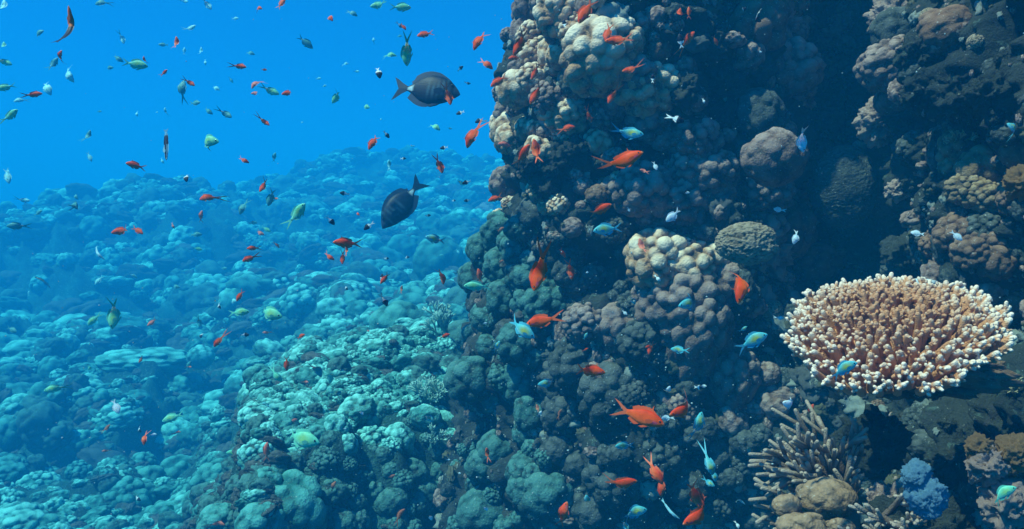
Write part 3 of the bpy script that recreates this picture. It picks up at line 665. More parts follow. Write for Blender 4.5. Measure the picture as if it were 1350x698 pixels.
def fish(k, px, py, ln, ang, yaw=None, label=None, depth=None, var=None, flip=False):
    """px, py: middle of the fish in the photograph; ln: length there; ang: heading in the picture, 0 = right, 90 = up"""
    global NF; NF += 1; fk, nm, ph, real = FK[k]; rr = random.Random(NF * 13 + 1)
    if yaw is None: yaw = rr.uniform(-20, 20)
    h = hit(px, py); lim = (h[0].y - (.55 if px > 600 else .3)) if h else 60
    Y = depth or F * real / ln * math.cos(R(yaw)) * rr.uniform(.9, 1.1)
    hi = {'R': 3.4, 'K': 6, 'N': 5, 'S': 3.5, 'W': 7, 'C': 5}.get(k, 12)
    Y = max(1.0, min(Y, hi, lim)); size = ln * (1.1 if k in 'RKC' else 1) * Y / F / max(.45, math.cos(R(yaw)))
    a, y = R(ang), R(yaw); Fw = Vector((math.cos(y) * math.cos(a), -math.sin(y), math.cos(y) * math.sin(a)))
    U = Vector((-math.sin(a), 0, math.cos(a)))
    if U.z < -0.02 or (abs(U.z) <= .02 and rr.random() < .5): U = -U
    if flip: U = -U
    U = (U - U.project(Fw)).normalized(); ro = rr.uniform(-.22, .22); Sd = U.cross(Fw); U = (U * math.cos(ro) + Sd * math.sin(ro)).normalized(); Sd = U.cross(Fw)
    mat = Matrix((Fw, Sd, U)).transposed(); L = FISH[fk]; vi = rr.randrange(len(L)) if var is None else var; me, e = L[vi]
    o = link(nm, me); o.rotation_mode = 'QUATERNION'; o.rotation_quaternion = mat.to_quaternion(); o.scale = (size, size, size * (rr.uniform(.94, 1.06) if k != 'T' or py < 200 else .82))
    o.location = P(px, py, Y) - Fw * size * .5
    if ln >= 26 or k == 'T':
        for sg in (1, -1): link('eye', eye_mesh(nm + str(e[3]), e[3]), o, (e[0], sg * e[1], e[2]))
    tag(o, label, 'fish', GRP.get(nm, 'fish over the reef'))
    if not label:
        d = ang % 360; face = 'tilted' if abs(yaw) > 50 else 'right' if d < 40 or d > 320 else 'upward' if d <= 140 else 'left' if d < 220 else 'downward'
        sz = 'large ' if ln > 38 else 'small ' if ln > 14 else 'tiny '
        PENDING.append((o, px, py, sz + ph + (' end-on' if face == 'tilted' else ' heading ' + face)))
    return o
# ================================================================== THE REEF: coral colonies
M['crinkle'] = coral_mat('crinkled_coral', (0.15, 0.10, 0.06), (0.22, 0.15, 0.09), (0.42, 0.32, 0.22), 0.7, 80)
def crinkle():
    V, Fc = ico(6); q = V + 0.12 * np.stack([fbm(V, 3, 3, 500 + k) for k in range(3)], 1)
    d = fbm(q, 5.5, 3, 510, .6, ridge=True); b = lobes(V, 9, .3, .8, np.random.default_rng(5))
    return mesh_np('crinkled_coral', V * (0.72 + b + .085 * d)[:, None] * np.array((1.1, .8, .95)), Fc, M['crinkle'], tip=np.clip(.4 + .5 * d, 0, 1))
FAM['crust:crinkle'] = [crinkle()]; COLN['crinkle'] = 'yellowish'
SPEC = '''
knobby:tan 664 38 22|lobed:grey 700 14 24|knobby:tan 700 48 18|knobby:tan 736 20 28|dome:tan 737 73 21|knobby:tan 706 72 20|lobed:grey 690 92 18|knobby:tan 792 78 46|knobby:tan 815 52 30|knobby:tan 762 40 24
knobby:grey 655 128 20|lobed:tan 678 118 22|knobby:tan 700 105 20|knobby:tan 746 150 30|lobed:tan 668 170 20|dome:tan 692 170 18|knobby:grey 722 130 20|knobby:tan 850 118 40|knobby:grey 862 152 32|knobby:grey 838 100 24
knobby:grey 918 185 30|knobby:grey 940 226 32|knobby:grey 912 222 28|dome:grey 866 22 15|dome:rust 864 68 22|lobed:grey 900 90 16|knobby:grey 800 150 20|dome:grey 718 175 12
knobby:grey 846 250 36|lobed:grey 884 250 34|knobby:grey 905 262 34|knobby:grey 866 285 24|knobby:tan 872 345 40|knobby:tan 912 352 38|knobby:grey 895 395 50|column:grey 925 430 46|knobby:grey 868 388 30
column:grey 968 495 36|dome:dusk 708 282 32|dome:grey 656 238 12|dome:tan 642 256 14|dome:grey 640 282 18|lobed:dusk 658 305 22|dome:grey 682 298 20|lobed:dusk 680 330 20|dome:grey 755 300 16|dome:rust 786 256 16|dome:grey 768 246 14
dome:teal 628 300 12|lobed:teal 636 330 20|lobed:teal 660 350 22|lobed:teal 690 365 22|lobed:teal 625 368 20|lobed:teal 612 405 26|dome:teal 640 418 24|lobed:teal 665 395 22|knobby:dusk 715 400 34|knobby:dusk 742 395 24
knobby:grey 772 425 26|lobed:grey 812 430 28|knobby:grey 842 450 26|knobby:dusk 770 478 38|knobby:dusk 740 500 34|knobby:dusk 805 520 40|knobby:grey 862 492 22|dome:grey 876 500 14|lobed:grey 912 508 20|knobby:dusk 740 545 28
lobed:teal 612 452 26|dome:teal 645 455 20|lobed:teal 680 455 24|dome:teal 705 470 20|lobed:teal 622 500 28|lobed:teal 690 505 26|dome:teal 655 530 22|lobed:dusk 700 545 24|dome:teal 655 590 30|dome:teal 692 570 20|dome:teal 688 620 26
dome:teal 638 672 38|lobed:teal 722 655 30|dome:teal 730 690 24|dome:dusk 735 590 24|dome:dusk 760 610 22|knobby:grey 810 632 34|knobby:dusk 845 655 36|knobby:dusk 870 600 30|lobed:dusk 780 670 26|dome:dusk 905 640 30|lobed:dusk 940 600 26
dome:rust 1246 38 34|lobed:yellow 1262 200 24|lobed:yellow 1290 222 26|knobby:yellow 1276 250 22|knobby:yellow 1300 258 22|lobed:yellow 1252 222 14|knobby:rust 1262 310 26|knobby:rust 1290 330 28|knobby:rust 1232 322 18|lobed:rust 1310 345 22|dome:rust 1348 200 26|knobby:rust 1345 260 26
dome:grey 1302 385 20|dome:rust 1335 400 22|crust:rock 1205 70 24|crust:rock 1215 120 26|crust:rock 1195 160 22|crust:rock 1225 190 24|crust:rock 1260 120 36|crust:rock 1310 120 30
crust:rock 905 120 24|crust:rock 940 60 26|crust:rock 985 30 22|crust:rock 960 110 22|crust:rock 1000 90 20|crust:rock 955 150 20|crust:rock 1080 320 34|crust:rock 1140 345 36|crust:rock 1190 335 28|crust:rock 760 200 22|crust:rock 735 215 26|crust:rock 700 215 20|crust:rock 720 240 24
dome:grey 560 470 14|dome:teal 570 480 18|lobed:teal 545 500 16|dome:teal 560 650 26|dome:teal 515 660 22|dome:teal 450 690 22|lobed:mid 385 670 40|lobed:mid 350 640 20|lobed:mid 345 690 26|dome:teal 505 600 14|dome:teal 528 585 12|lobed:mid 290 690 24|lobed:mid 262 660 18
'''
for spec in SPEC.strip().replace('\n', '|').split('|'):
    q = spec.split()
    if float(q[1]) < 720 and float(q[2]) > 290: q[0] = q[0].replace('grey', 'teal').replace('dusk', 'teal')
    elif float(q[2]) > 440 and float(q[1]) < 960: q[0] = q[0].replace('grey', 'dusk')  # lower pillar swaps to the dark coral, its shade painted in
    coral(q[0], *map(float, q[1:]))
# singular corals
coral('dome:grey', 1022, 206, 43, Y=3.15, asp=(1, .8, 1), label='big round brown coral dome with small bumps before the cave')
coral('ribbed:dusk', 1112, 250, 50, Y=3.75, asp=(.95, .7, 1.05), label='dark finely ribbed coral mound at the back of the cave')
coral('crust:crinkle', 985, 322, 36, Y=3.0, asp=(1.1, .6, .8), label='brownish-yellow crinkled coral clump between the column coral and the cave')
coral('dome:fold', 1090, 655, 36, Y=1.75, asp=(1, .9, .85), label='smooth folded tan coral boulder in front of the grey finger coral')
coral('dome:fold', 1038, 668, 20, Y=1.72, asp=(1, .9, .9), label='round tan coral knob beside the folded tan coral boulder')
coral('lobed:fold', 1060, 696, 24, Y=1.66, asp=(1.2, .9, .7), label='pale lumpy coral at the very bottom below the folded boulder')
coral('dome:fold', 1108, 694, 16, Y=1.64, asp=(1.1, .9, .8), label='small pale coral knob low under the folded tan boulder')
coral('crust:rock', 1150, 585, 46, Y=2.35, asp=(1, .7, 1), label='flat-faced algae-covered rock behind the finger coral')
coral('crust:rock', 1215, 712, 62, Y=1.66, asp=(1, .8, 1), label='dark rock mass at the bottom edge carrying the blue sponges')
coral('crust:grey', 1172, 668, 30, Y=1.8, asp=(1, .7, 1.1), label='low brown rock lump between finger coral and blue sponge')
for q in ((1208, 628, 20, 'upper light blue sponge lump right of the finger coral'), (1222, 655, 26, 'lower light blue sponge lump right of the finger coral')):
    FAM['crust:sponge'] = FAM.get('crust:sponge') or [crust('sponge', 151 + k, 'sponge', .16, 1.6, (1, .8, 1.1)) for k in range(2)]
    o = coral('crust:sponge', q[0], q[1], q[2], Y=1.5, asp=(1, .7, 1), label=q[3]); o.name = 'sponge'; o['category'] = 'sponge'; o['group'] = 'light blue sponges'
o = coral('crust:sponge', 1322, 58, 24, Y=2.5, asp=(1, .7, 1), label='light blue sponge high on the near right wall'); o.name = 'sponge'; o['category'] = 'sponge'; o['group'] = 'light blue sponges'
M['pinkish'] = simple('pink_crusted_rock', (0.55, 0.25, 0.20), (0.80, 0.66, 0.56), 22, 0.85, 1.0)
M['rustrock'] = simple('rust_speckled_rock', (0.30, 0.10, 0.04), (0.62, 0.42, 0.20), 30, 0.85, 1.0)
for q in ((1300, 612, 26, 'pinkish', 'round pink-crusted rock left in the lower right corner'), (1335, 600, 26, 'rustrock', 'rust speckled rock above the pink-crusted rock'), (1290, 590, 18, 'rustrock', 'small rust speckled rock next to the round pink rock'), (1325, 665, 34, 'pinkish', 'large pink-crusted rock filling the lower right corner'), (1347, 240, 22, 'rustrock', 'orange-brown crusted rock at the right edge above mid-height')):
    key = 'crust:' + q[3]; FAM[key] = FAM.get(key) or [crust('crusted_rock', 161 + k, q[3], .2, 2.6) for k in range(2)]
    o = coral(key, q[0], q[1], q[2], Y=1.55 if q[1] > 400 else 1.9, asp=(1, .8, 1), label=q[4])
for q in ((1152, 575, 16, 'yellow'),): pass
# infill on the wall: smaller colonies between the mapped ones
rr = random.Random(14); placed = []
for k in range(900):                                   # dim growth on the back and sides of the cave
    if len(placed) >= 58: break
    px, py = rr.uniform(985, 1215), rr.uniform(0, 350); h = cast(px, py, wall_bvh)
    if h is None or h[0].y < 3.2: continue
    rad = rr.uniform(.05, .15)
    if any((h[0] - l).length < .6 * (q + rad) for l, q in placed): continue
    coral(rr.choice(['crust:grey', 'knobby:grey', 'crust:rock', 'dome:grey', 'lobed:rust', 'crust:grey', 'lobed:dusk']), px, py, rad / h[0].y * F, push=.5); placed.append((h[0].copy(), rad))
rr = random.Random(44); placed = []
for k in range(900):                                   # low growth on the near right wall
    if len(placed) >= 60: break
    px, py = rr.choice([(rr.uniform(1010, 1345), rr.uniform(525, 695)), (rr.uniform(1190, 1345), rr.uniform(20, 350)), (rr.uniform(1000, 1200), rr.uniform(340, 420))]); h = cast(px, py, wall_bvh)
    if h is None: continue
    rad = rr.uniform(.025, .07)
    if any((h[0] - l).length < .62 * (q + rad) for l, q in placed): continue
    coral(rr.choice(['crust:rock', 'crust:rock', 'knobby:dusk', 'dome:dusk', 'lobed:rust', 'crust:crinkle', 'knobby:rust']), px, py, rad / h[0].y * F, push=.4); placed.append((h[0].copy(), rad))
rr = random.Random(4)
placed = [(o.location.copy(), max(o.scale)) for o in C.objects if o.get('category') == 'coral']
cnt = 0
for k in range(2600):
    if cnt > 150: break
    px = rr.uniform(600, 1010); py = rr.uniform(0, 698); h = cast(px, py, wall_bvh)
    if h is None: continue
    if px > 860 and py < 165 and rr.random() < .8: continue
    rp = rr.uniform(8, 20); rad = rp / F * h[0].y
    if any((h[0] - l).length < .62 * s + .6 * rad for l, s in placed): continue
    up = py < 300
    mat = ('tan' if rr.random() < .35 and px < 860 else 'grey') if up else ('teal' if px < 720 else 'dusk' if rr.random() < .85 else 'grey')  # infill low on the pillar takes darker colours that stand for shade
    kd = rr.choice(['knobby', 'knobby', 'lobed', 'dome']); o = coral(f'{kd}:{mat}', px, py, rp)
    placed.append((h[0], rad)); cnt += 1
# ledge corals hidden side of the pillar and above the frame are left to the rock itself
random.seed(21); table_coral()
o = link('coral_patch', crust('coral_patch', 190, 'white_sand', .1, 2, (1, .6, .3), 4), None, P(1215, 374, 2.12), (0, 0, 0), .045); tag(o, 'flat white bleached patch behind the table coral', 'coral')
random.seed(31)
finger_coral('finger_coral', P(1100, 648, 1.95), [((-1, -.25, .35), 20), ((-.9, -.3, .75), 14), ((-.35, -.3, 1), 10), ((-1, -.3, -.05), 12)], 'grey finger coral with many blunt fingers reaching left below the table coral', .205, .0068)
finger_coral('finger_coral', P(1190, 692, 1.62), [((-.8, -.3, .30), 12), ((-.3, -.3, .5), 6)], 'smaller brown finger coral low between the folded boulder and blue sponges', .09, .0055)
bush_coral(587, 448, 34, 'stag', 'pale-edged branching coral at the crevice where spur meets pillar', 3)
bush_coral(566, 540, 34, 'stag', 'bright-edged fan of branching coral above the dark spur face', 4, 12)
bush_coral(572, 585, 24, 'stag', 'lower branching coral with pale rim under the bright-edged fan', 5, 8)
bush_coral(985, 330, 30, 'olive', 'olive twig coral under the crinkled yellow clump', 6, 9, .1)
bush_coral(1340, 520, 26, 'olive', 'yellowish twig coral at the right edge below the table coral', 7, 9, .0)
bush_coral(1270, 190, 22, 'olive', 'olive twig coral on top of the yellow-brown knobs', 8, 8, .0)
# countable coral heads on the slope and ridge
rr = random.Random(9); placed = []
def try_heads(n, box, sizes, kinds, maxn, steep=False):
    c = 0
    for k in range(n):
        if c >= maxn: break
        px = rr.uniform(box[0], box[2]); py = rr.uniform(box[1], box[3]); h = cast(px, py, bed_bvh)
        if h is None or (cast(px, py, wall_bvh) or (Vector((0, 99, 0)),))[0].y < h[0].y: continue
        if (h[1].z < .62) != steep: continue
        rad = rr.uniform(*sizes)
        if any((h[0] - l).length < .8 * (s + rad) for l, s in placed): continue
        coral(rr.choice(kinds), px, py, rad / h[0].y * F, push=.25); placed.append((h[0].copy(), rad)); c += 1
try_heads(1400, (245, 420, 600, 600), (.05, .11), ['knobby:pale', 'lobed:pale', 'shelf:pale', 'lobed:mid', 'knobby:pale'], 130)
try_heads(900, (245, 540, 600, 698), (.04, .10), ['lobed:teal', 'dome:teal', 'lobed:teal', 'knobby:teal'], 60, True)  # darker heads on steep faces, their shade put into the colour
try_heads(500, (0, 430, 330, 698), (.12, .30), ['shelf:pale', 'knobby:pale', 'lobed:mid', 'knobby:mid', 'shelf:mid'], 50)
try_heads(500, (330, 330, 600, 440), (.20, .42), ['shelf:pale', 'knobby:pale', 'lobed:mid', 'dome:mid'], 34)
try_heads(500, (0, 250, 350, 430), (.22, .45), ['shelf:pale', 'lobed:pale', 'knobby:mid', 'lobed:mid', 'shelf:mid'], 40)
coral('dome:mid', 580, 345, 34, Y=18, asp=(1, .9, 1.15), label='big smooth hazy coral bommie in the hollow beside the pillar')
coral('shelf:pale', 190, 477, 42, Y=15.6, asp=(1, .9, .55), label='broad pale table-shaped coral above the dark gully')
coral('dome:pale', 265, 470, 18, Y=15.4, asp=(1, .9, 1), label='pale round coral head just right of the broad pale table')
coral('dome:mid', 175, 268, 18, Y=28, asp=(1, .9, 1), label='dark round coral head on the crest of the pale mound')
# uncountable cover: small coral clumps and crusting growth, instanced
def stuff_scatter(name, pts, rots, scls, idx, protos, label):
    me = bpy.data.meshes.new(name); me.from_pydata([tuple(q) for q in pts], [], []); o = bpy.data.objects.new(name, me); C.objects.link(o)
    a = me.attributes.new('rot', 'FLOAT_VECTOR', 'POINT'); a.data.foreach_set('vector', np.asarray(rots, dtype=np.float32).ravel())
    a = me.attributes.new('scl', 'FLOAT_VECTOR', 'POINT'); a.data.foreach_set('vector', np.asarray(scls, dtype=np.float32).ravel())
    a = me.attributes.new('pick', 'INT', 'POINT'); a.data.foreach_set('value', np.asarray(idx, dtype=np.int32))
    g = bpy.data.node_groups.new(name, 'GeometryNodeTree'); g.interface.new_socket('Geometry', in_out='INPUT', socket_type='NodeSocketGeometry'); g.interface.new_socket('Geometry', in_out='OUTPUT', socket_type='NodeSocketGeometry')
    nd = g.nodes; i_ = nd.new('NodeGroupInput'); o_ = nd.new('NodeGroupOutput'); j = nd.new('GeometryNodeJoinGeometry'); g.links.new(j.outputs[0], o_.inputs[0])
    def na(nm, ty): n = nd.new('GeometryNodeInputNamedAttribute'); n.data_type = ty; n.inputs[0].default_value = nm; return n.outputs[0]
    rt, sc, pk = na('rot', 'FLOAT_VECTOR'), na('scl', 'FLOAT_VECTOR'), na('pick', 'INT')
    for k, pm in enumerate(protos):
        po = bpy.data.objects.new(name + '_shape', pm); oi = nd.new('GeometryNodeObjectInfo'); oi.inputs[0].default_value = po; oi.inputs['As Instance'].default_value = True
        cmp = nd.new('FunctionNodeCompare'); cmp.data_type = 'INT'; cmp.operation = 'EQUAL'; g.links.new(pk, cmp.inputs[2]); cmp.inputs[3].default_value = k
        ip = nd.new('GeometryNodeInstanceOnPoints'); g.links.new(i_.outputs[0], ip.inputs['Points']); g.links.new(cmp.outputs[0], ip.inputs['Selection']); g.links.new(oi.outputs['Geometry'], ip.inputs['Instance'])
        er = nd.new('FunctionNodeEulerToRotation'); g.links.new(rt, er.inputs[0]); g.links.new(er.outputs[0], ip.inputs['Rotation']); g.links.new(sc, ip.inputs['Scale']); g.links.new(ip.outputs[0], j.inputs[0])
    md = o.modifiers.new('scatter', 'NODES'); md.node_group = g; tag(o, label, None, None, 'stuff'); return o
def small(kind, k, mat):
    if kind == 'clump': return colony('clump', 200 + k, 4, 9, .55, 55, .36, mat, (1, 1, .85), .07)
    if kind == 'plate': return colony('plate', 220 + k, 4, 16, .6, 60, .30, mat, (1.2, 1.2, .6), .07)
    return crust('bit', 240 + k, mat, .45, 2.5, (1, 1, .6), 3)
protos = [small('clump', 0, 'pale'), small('clump', 1, 'mid'), small('clump', 2, 'pale'), small('plate', 0, 'pale'), small('plate', 1, 'mid'), small('clump', 3, 'mid'), small('clump', 4, 'teal'), small('plate', 3, 'dusk')]
def bed_pts(n, ymin, ymax, smin, smax, seed, tmin=-.95, tmax=.08):
    r = np.random.default_rng(seed); Y = np.sqrt(r.uniform(ymin ** 2, ymax ** 2, n)); X = r.uniform(tmin, tmax, n) * Y
    Z = bed_z(X, Y); e = .12; gx = (bed_z(X + e, Y) - Z) / e; gy = (bed_z(X, Y + e) - Z) / e
    s = smin * (smax / smin) ** r.random(n)
    p = np.stack([X, Y, Z], 1); dens = fbm(p, .45, 3, 90); keep = r.random(n) < np.clip(.58 + dens * 1.7, .04, 1) * np.clip(1.7 - .75 * np.hypot(gx, gy), .08, 1)
    tilt = .45; rot = np.stack([np.arctan(gy) * tilt + r.normal(0, .2, n), -np.arctan(gx) * tilt + r.normal(0, .2, n), r.uniform(0, 6.28, n)], 1)
    sc = s[:, None] * r.uniform(.8, 1.2, (n, 3)); return p[keep] + np.array([0, 0, 0.0]), rot[keep], sc[keep], np.where(np.hypot(gx, gy) > .9, r.integers(6, 8, n), r.integers(0, 6, n))[keep]  # steep faces pick the dark shapes, painting in the shade there
A = [bed_pts(24000, 12, 49, .09, .25, 1), bed_pts(13000, 3.8, 18, .03, .10, 2), bed_pts(2400, 18, 47, .25, .40, 3), bed_pts(8000, 4.0, 8, .015, .05, 4, -.45, 0)]
stuff_scatter('coral_cover', *[np.concatenate([a[k] for a in A]) for k in range(4)], protos, 'carpet of small coral clumps covering the reef slope')
# crusting growth on the wall rock
def wall_pts(n, seed, s0, s1):
    r = np.random.default_rng(seed); j = r.integers(2, NU - 2, n); i = r.integers(int(NV * .3), NV - 2, n); p = W2[i, j]; nr_ = nn[i, j]
    keep = (np.abs(p[:, 2]) < p[:, 1] * .42 + .1) & (p[:, 1] < 6.5) & (p[:, 1] > 1.5) & (r.random(n) < np.clip(.45 + 1.1 * fbm(p, 2.2, 3, 77), .05, 1))
    p, nr_ = p[keep], nr_[keep]; m = len(p)
    rot = np.array([list(Vector(tuple(v)).to_track_quat('Z', 'Y').to_euler()) for v in nr_]); s = (s0 * (s1 / s0) ** r.random(m))[:, None] * r.uniform(.6, 1.4, (m, 3)) * np.clip((p[:, 1:2] / 3.4) ** 1.7, .22, 1)
    return p, rot, s, r.integers(0, 6, m)
M['bit1'] = simple('pale_crust', (0.22, 0.27, 0.25), (0.5, 0.5, 0.42), 12, .85, .8); M['bit2'] = simple('olive_crust', (0.08, 0.09, 0.05), (0.24, 0.20, 0.11), 12, .85, .8); M['bit3'] = simple('plum_crust', (0.07, 0.10, 0.10), (0.18, 0.16, 0.15), 12, .85, .8)
wp = [small('bit', 0, 'bit1'), small('bit', 1, 'bit2'), small('bit', 2, 'bit3'), small('clump', 5, 'dusk'), small('clump', 6, 'grey'), small('bit', 4, 'bit1')]
Bq = [wall_pts(30000, 5, .006, .024), wall_pts(3200, 6, .025, .06)]
stuff_scatter('crusting_growth', *[np.concatenate([a[k] for a in Bq]) for k in range(4)], wp, 'crusts of algae, sponge and tiny corals over the wall rock')
# ================================================================== THE FISH, read off the photograph tile by tile
TILES = {'1': (0, 0, 3.035), '2': (330, 0, 3.035), '3': (600, 0, 3.035), '4': (900, 0, 2.327), '5': (0, 220, 2.909), '6': (330, 220, 2.909), '7': (600, 220, 2.909), '8': (900, 220, 2.251),
         'a': (0, 450, 2.815), 'b': (330, 450, 2.815), 'c': (600, 450, 2.815), 'd': (940, 450, 2.815)}
DATA = '''
1 B 15 30 70 100;D 150 135 60 20;D 215 258 62 60;R 237 225 46 62;B 270 300 70 -55;G 15 185 40 100;G 20 250 60 -20;G 25 350 72 200;B 80 400 50 200;R 135 380 60 10;B 185 350 75 -60;G 42 465 80 40;B 490 155 50 -70;D 405 10 60 190
1 R 707 172 46 92;B 762 115 50 30;D 655 180 40 180;B 737 205 32 90;R 577 240 25 90;G 540 258 105 -10;D 470 235 50 -30;D 435 272 40 0;R 658 292 32 45;B 805 205 32 90;B 820 250 25 -80;D 1000 212 40 -20;R 960 267 54 -10;R 760 333 44 -30
1 D 727 358 80 85;B 862 352 42 -30;B 924 320 30 -60;D 780 413 50 0;D 832 445 45 -35;D 903 457 62 -30;D 397 447 22 0;B 545 455 26 -70;B 660 445 30 90;D 355 545 50 70;B 358 628 45 -65;B 648 645 26 -60;G 820 565 125 -5;R 975 643 40 -25;R 543 664 70 165
1 B 28 685 35 -60;B 830 20 56 -50;B 940 75 32 0;B 740 8 30 0;B 627 450 13 0
2 R 30 32 36 -15;R 125 15 50 60;R 315 68 46 -50;G 515 22 72 190;G 600 30 86 0;D 408 52 46 -30;D 220 170 72 -40;R 700 138 62 195;R 612 108 32 -50;W 600 103 30 -40;B 493 162 24 90;G 558 218 52 -10;G 626 205 118 -90;R 915 160 85 243;R 945 257 58 -38;R 995 325 75 215
2 R 55 280 20 0;K 20 332 52 240;K 22 375 36 180;G 80 365 76 -20;R 153 373 54 190;W 513 290 52 -78;W 840 275 30 40;W 870 335 24 0;G 347 388 66 230;G 460 427 42 -20;B 272 315 26 0;B 425 287 24 0;B 295 345 22 20;B 380 255 26 0;R 792 385 72 -76;W 840 452 36 200;W 918 483 42 200
2 R 887 542 98 247;R 493 567 72 243;W 545 540 34 -50;G 738 505 56 -40;D 797 515 22 0;W 775 592 34 190;W 612 635 22 0;R 757 662 66 -70;R 57 490 46 -33;D 95 630 40 70;B 555 660 40 90;B 650 585 16 0;B 520 478 14 0;B 205 490 14 0;D 595 145 26 0
3 R 262 178 95 237;R 240 232 52 190;R 525 45 115 240;R 612 132 75 255;R 650 165 95 180;R 898 58 50 80;R 935 52 46 90;R 935 155 72 50;W 902 165 60 100;R 700 282 62 190;R 322 290 62 240;R 325 378 85 237;R 628 388 62 240;W 437 97 36 100;R 533 467 52 -62;R 447 513 62 10;W 790 315 30 90
3 C 690 535 115 -6;K 205 580 62 175;R 270 622 95 55;R 322 605 92 100;R 672 650 158 26;W 890 478 60 -20;S 800 665 38 -70;K 755 685 32 160
4 R 100 125 30 -60;W 225 55 42 -30;W 185 30 26 20;S 362 430 78 -75;W 290 458 40 180;S 252 486 20 -60;S 12 592 20 0;S 235 160 18 0;S 65 310 16 -80;C 1020 395 56 150
5 B 28 35 66 -70;B 92 130 42 0;D 145 178 42 30;D 65 228 72 180;D 300 150 70 180;D 287 112 36 -50;W 712 40 42 -70;R 793 118 62 192;D 930 155 62 250;K 770 190 42 78;K 662 228 22 -60;R 468 247 70 192;R 528 245 50 -30;D 750 260 46 0;D 970 215 32 0;G 757 315 36 -15;L 375 335 66 -45;R 970 313 44 183
5 R 955 353 56 200;B 380 435 46 230;D 670 460 42 -10;B 510 418 36 -30;L 170 440 62 -55;G 360 585 62 230;G 440 565 115 -95;K 585 597 42 215;R 920 495 50 235;B 890 515 42 0;W 838 535 28 -45;G 915 558 76 0;D 765 595 42 -80;W 770 645 26 -80;R 835 672 50 230;D 45 625 52 -20;B 110 487 22 90;W 940 645 36 0;D 858 390 30 0
6 R 52 75 50 235;D 80 118 72 250;K 97 123 22 0;G 180 182 105 50;W 360 103 36 170;W 308 207 42 -50;W 453 228 46 220;R 410 180 22 -40;R 372 295 98 175;R 370 320 26 100;R 302 347 42 -30;R 355 350 46 -90;K 102 300 28 -55;K 35 255 36 -20;G 60 240 42 -30;C 712 280 76 165;W 682 187 22 0;W 830 60 36 200;W 832 130 26 190
6 W 780 130 16 0;W 600 347 22 0;W 522 352 20 0;B 795 325 22 -50;G 808 62 32 -40;R 517 428 52 230;W 505 425 30 90;R 737 420 60 -85;R 878 418 52 100;G 810 408 56 0;G 870 458 105 180;N 580 470 30 80;W 515 515 46 -60;D 660 493 22 0;W 367 465 22 -50;D 410 573 32 -45;D 575 595 40 0;D 340 537 16 0;G 65 562 128 -12
6 K 60 637 26 180;R 193 650 32 20;R 745 650 40 20;K 450 630 16 0;D 730 340 26 0
7 R 155 122 56 200;R 556 168 90 28;C 585 240 105 188;S 837 188 70 220;S 665 165 18 -60;K 712 305 58 100;R 410 330 42 -58;R 441 395 74 -82;R 326 402 145 252;R 335 592 118 192;C 250 622 118 -32;C 908 523 105 192;S 778 430 28 -45;S 650 560 26 -45;S 505 405 14 0;C 680 510 42 -60;N 175 240 30 30;N 175 365 26 30;C 500 650 28 60;S 115 600 16 0;R 745 690 30 190
8 R 182 348 115 250;S 285 128 32 170;S 337 210 44 250;S 697 198 38 170;S 812 205 42 -45;C 203 518 92 25;S 290 450 24 0;C 472 600 85 25;W 50 655 32 0;C 180 483 26 40
a N 525 67 32 240;D 698 93 42 60;K 703 96 16 0;G 337 95 36 230;G 203 175 74 195;S 430 243 58 -62;N 397 323 36 50;G 643 283 78 200;K 660 337 22 0;R 533 362 44 -85;W 515 330 26 -40;S 568 347 26 0;K 392 408 24 180;G 868 415 62 180;D 170 615 36 -60;W 510 585 30 -30;D 705 225 24 0;D 597 220 24 -60;K 812 675 46 -12;G 632 612 42 -60;D 770 268 32 0
b R 135 83 50 -90;D 248 103 72 -65;D 300 130 60 -100;D 297 185 32 -40;G 95 130 62 -50;K 205 152 22 0;K 158 296 30 20;G 178 362 170 -8;K 62 410 68 85;S 412 265 24 -50;C 660 283 48 -40;N 305 540 42 60;N 523 505 36 30;N 553 645 58 45;S 668 652 32 -70;S 350 325 12 0;S 735 440 14 0;D 482 30 32 0;S 775 490 14 0
c C 155 20 42 60;C 345 157 72 185;R 497 110 115 -8;R 485 32 20 30;R 725 28 42 -110;C 835 33 62 175;S 790 185 42 70;S 920 167 28 0;R 682 278 175 -18;S 785 285 42 180;R 858 258 125 192;C 908 312 88 75;C 630 388 70 180;N 305 250 32 100;S 315 270 26 60;N 387 268 36 60;R 118 415 40 95;S 418 405 10 0;S 112 618 30 -60;R 618 530 108 12;R 742 488 95 -58;R 768 540 72 -95
c R 888 568 115 -62;R 915 648 145 200;R 402 645 88 72;C 490 595 52 100;C 658 635 104 8;C 630 682 46 -62;S 573 660 14 0;C 945 460 82 -70;C 940 525 46 -30;L 805 640 72 -35
d S 292 238 80 162;R 363 255 44 60;C 5 500 46 -75;L 100 590 56 -40;D 130 400 46 -60;S 92 683 26 -80;G 1068 566 115 28;C 715 685 32 70
'''
